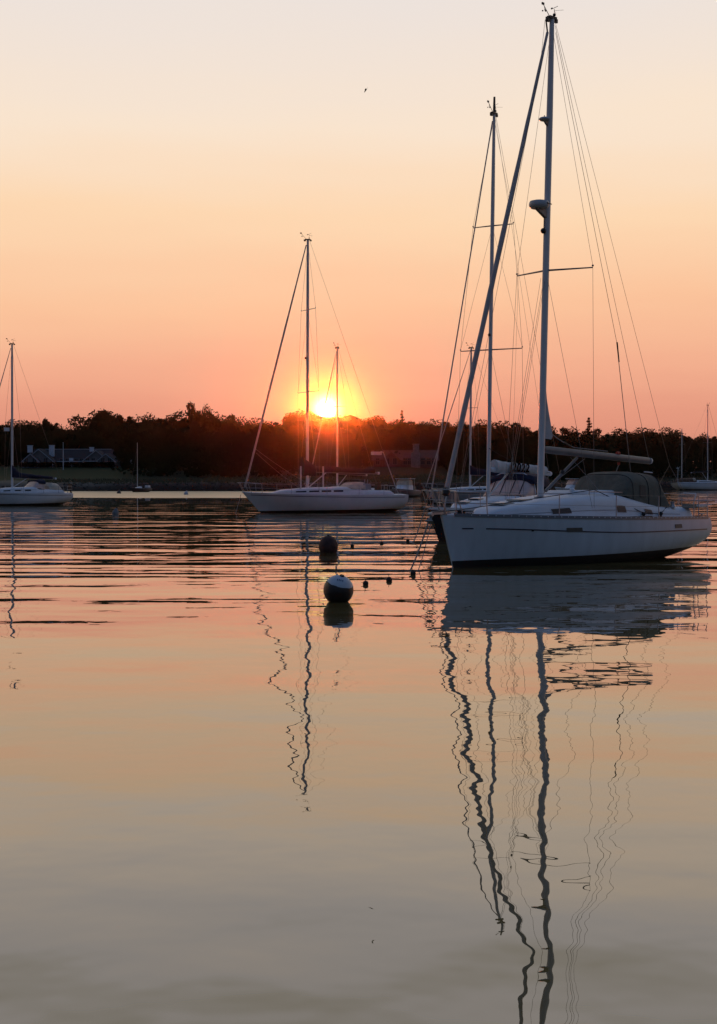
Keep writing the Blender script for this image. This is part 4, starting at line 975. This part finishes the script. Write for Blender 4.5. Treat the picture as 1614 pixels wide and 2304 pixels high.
motorboat('small open cabin motorboat with flat white roof beyond the stern of the middle sloop', (4.1, 195, 0), R(62), 6.2, 1.0, hullm=mat('dark grey hull', (.10, .10, .12), .5))
motorboat('low white motorboat seen between the boom vang and tent of the nearest sloop', (26.0, 212, 0), R(35), 6.5, 1.0, vinyl)

# ------------------------------------------------------------------ moorings and buoys
def ball_buoy(name, label, px, D, r, zc, mats, mf, group=None):
    x = (px - 807) * D / 3600
    o = thing(name, label, 'mooring buoy', (x, D, 0), 0, group)
    b = MB(); b.ball((0, 0, zc), r, 32, 24, mf=mf); b.build('float', mats, o, sharp=80); return o
fb = mat('weed brown', (.030, .018, .013), .8, noise=.5, nscale=9, bump=.02)
wb = mat('buoy white', (.50, .53, .56), .4, noise=.18, nscale=5)
bb = mat('buoy blue', (.01, .02, .16), .4)
def mooring_ball():
    o = thing('mooring_buoy', 'big round white mooring buoy with a blue band and brown weedy underside', 'mooring buoy', (-.36, 28.7, 0))
    # material by height in the tilted buoy, so the band runs at a slant
    def mk():
        m = bpy.data.materials.new('banded buoy'); m.use_nodes = True; t = m.node_tree; p = t.nodes['Principled BSDF']; p.inputs['Roughness'].default_value = .45
        c = t.nodes.new('ShaderNodeTexCoord'); s = t.nodes.new('ShaderNodeSeparateXYZ'); t.links.new(c.outputs['Object'], s.inputs[0])
        n = t.nodes.new('ShaderNodeTexNoise'); n.inputs['Scale'].default_value = 9; n.inputs['Detail'].default_value = 5; t.links.new(c.outputs['Object'], n.inputs[0])
        a = t.nodes.new('ShaderNodeMath'); a.operation = 'MULTIPLY_ADD'; t.links.new(n.outputs[0], a.inputs[0]); a.inputs[1].default_value = .03; t.links.new(s.outputs[2], a.inputs[2])
        r = t.nodes.new('ShaderNodeValToRGB'); r.color_ramp.interpolation = 'CONSTANT'; e = r.color_ramp.elements
        mr = t.nodes.new('ShaderNodeMapRange'); t.links.new(a.outputs[0], mr.inputs[0]); mr.inputs[1].default_value = -.3; mr.inputs[2].default_value = .3
        for k, (q, cc) in enumerate([(0, (.022, .013, .010)), (.70, (.01, .02, .14)), (.745, (.48, .52, .56))]):
            if k >= len(e): e.new(.5)
            e[k].position = q; e[k].color = (*cc, 1)
        t.links.new(mr.outputs[0], r.inputs[0]); t.links.new(r.outputs[0], p.inputs['Base Color'])
        b_ = t.nodes.new('ShaderNodeBump'); b_.inputs['Distance'].default_value = .012; t.links.new(n.outputs[0], b_.inputs['Height']); t.links.new(b_.outputs[0], p.inputs['Normal']); return m
    b = MB(); b.ball((0, 0, 0), .272, 40, 28); f = b.build('float', mk(), o, sharp=80); f.location = (0, 0, .21); f.rotation_euler = (R(14), R(14), 0)
    b = MB(); b.tube([(0, 0, .262), (0, 0, .29)], [.05, .04], 10); b.build('shackle_plate', black, f)
    b = MB()
    for k, (x, z) in enumerate(((-.06, 0), (-.03, .01), (.0, 0), (.035, .006))): b.box((x, -.148, .2295 + z * .3), (.012, .012, .04))
    b.build('number_marks', bb, f)
mooring_ball()
def weedy_buoy():
    o = thing('mooring_buoy', 'dull brown weed covered mooring buoy farther out behind the white one', 'mooring buoy', (-.905, 48.0, 0))
    b = MB(); b.ball((0, 0, .18), .29, 28, 20, sc=(1, 1, 1.12)); b.build('float', mat('weedy red buoy', (.075, .028, .022), .8, noise=.5, nscale=8, bump=.03), o, sharp=80)
    b = MB(); b.tube([(0, 0, .49), (0, 0, .53)], .04, 8); b.build('shackle_plate', black, o)
weedy_buoy()
flt = mat('dark float', (.035, .018, .014), .8, noise=.4, nscale=30)
for px, D, r_, lab in ((823, 33.2, .062, 'small dark float with a stub of line, nearest the white banded buoy'), (876, 34.4, .070, 'small dark float with trailing ends, middle one of the nearer three'),
                       (930, 36.8, .064, 'small dark float nearest the bow of the nearest sloop'), (793, 52.0, .060, 'small dark float just right of the brown weedy buoy'),
                       (859, 54.0, .062, 'small dark float half awash, middle one of the farther three'), (918, 56.5, .062, 'small dark float, the farthest and rightmost of the farther three')):
    o = thing('pickup_float', lab, 'float', ((px - 807) * D / 3600, D, 0), random.uniform(0, 3), 'pickup floats between the buoys and the near sloop')
    b = MB(); b.ball((0, 0, .03), r_, 12, 8); b.build('ball', flt, o)
    b = MB(); b.tube([(0, 0, .03 + r_ * .8), (.02, .01, .03 + r_ * 1.9)], [.008, .004], 5); b.tube([(r_ * .8, 0, .04), (r_ * 1.7, .03, .05)], [.007, .003], 5); b.tube([(-r_ * .8, 0, .05), (-r_ * 1.5, .02, .085)], [.007, .003], 5); b.build('line_stub', ropeb, o)
def cone_buoy(px, D, s, lab, m, tilt=0):
    o = thing('mooring_buoy', lab, 'mooring buoy', ((px - 807) * D / 3600, D, 0))
    b = MB(); b.tube([(0, 0, -.2 * s), (0, 0, .05 * s), (.02, 0, .3 * s), (.12 * s, 0, .62 * s), (.16 * s, 0, .75 * s)], [.38 * s, .46 * s, .40 * s, .18 * s, .05 * s], 14); b.build('float', m, o)
    b = MB(); b.tube([(.16 * s, 0, .74 * s), (.2 * s, 0, .92 * s)], [.07 * s, .09 * s], 8); b.build('lifting_eye', black, o)
cone_buoy(260, 101, .5, 'leaning pale conical mooring buoy right of the stern of the leftmost sloop', mat('worn buoy', (.20, .20, .20), .7, noise=.4, nscale=5))
cone_buoy(268, 246, .75, 'small dark buoy on the bright water left of the tiny daysailer', mat('dark buoy', (.05, .05, .05), .6))
cone_buoy(419, 228, .75, 'small white buoy on the bright water right of the tiny daysailer', wb)

# ------------------------------------------------------------------ bird
def bird():
    D = 80; k = D / 3600; z = CAM_H + (1078 - 208) * k
    b = MB()
    body = [(-.17, .006), (-.12, .022), (-.04, .036), (.05, .032), (.11, .022), (.15, .020), (.185, .004)]
    b.tube([(x, 0, 0) for x, _ in body], [q for _, q in body], 8)
    for s in (-1, 1):
        pts = [(.06, 0, .01), (.04, s * .13, .07), (-.02, s * .27, .05), (-.04, s * .05, .0)]
        for off in (0,):
            v = pts + [(x, y, z_ - .006) for x, y, z_ in pts]
            b.add(v, [(0, 1, 2, 3), (7, 6, 5, 4), (0, 4, 5, 1), (1, 5, 6, 2), (2, 6, 7, 3), (3, 7, 4, 0)])
    b.add([(-.15, -.01, 0), (-.15, .01, 0), (-.25, .045, 0), (-.25, -.045, 0), (-.15, -.01, -.005), (-.15, .01, -.005), (-.25, .045, -.005), (-.25, -.045, -.005)], [(0, 1, 2, 3), (7, 6, 5, 4), (0, 4, 5, 1), (1, 5, 6, 2), (2, 6, 7, 3), (3, 7, 4, 0)])
    o = b.build('bird', mat('bird brown', (.05, .035, .03), .9)); o.location = ((823 - 807) * k, D, z); o.rotation_euler = (R(15), R(55), R(200)); o.scale = (.75, .75, .75)
    tag(o, 'small dark bird flying high in the empty sky', 'bird')
bird()

# ------------------------------------------------------------------ thin added haze, standing in for lens bloom around the sun
def haze():
    b = MB(); b.box((0, 267, 13.0), (634, 670, 34)); m = bpy.data.materials.new('haze'); m.use_nodes = True; t = m.node_tree; t.nodes.clear()
    o = t.nodes.new('ShaderNodeOutputMaterial'); v = t.nodes.new('ShaderNodeVolumePrincipled'); v.inputs['Color'].default_value = (.95, .90, .86, 1)
    v.inputs['Density'].default_value = .000045; v.inputs['Anisotropy'].default_value = .985; t.links.new(v.outputs[0], o.inputs['Volume'])
    h = b.build('haze', m, smooth=False); h['kind'] = 'stuff'; tag(h, 'thin haze added over the harbour to spread the sun glow', 'haze')
haze()
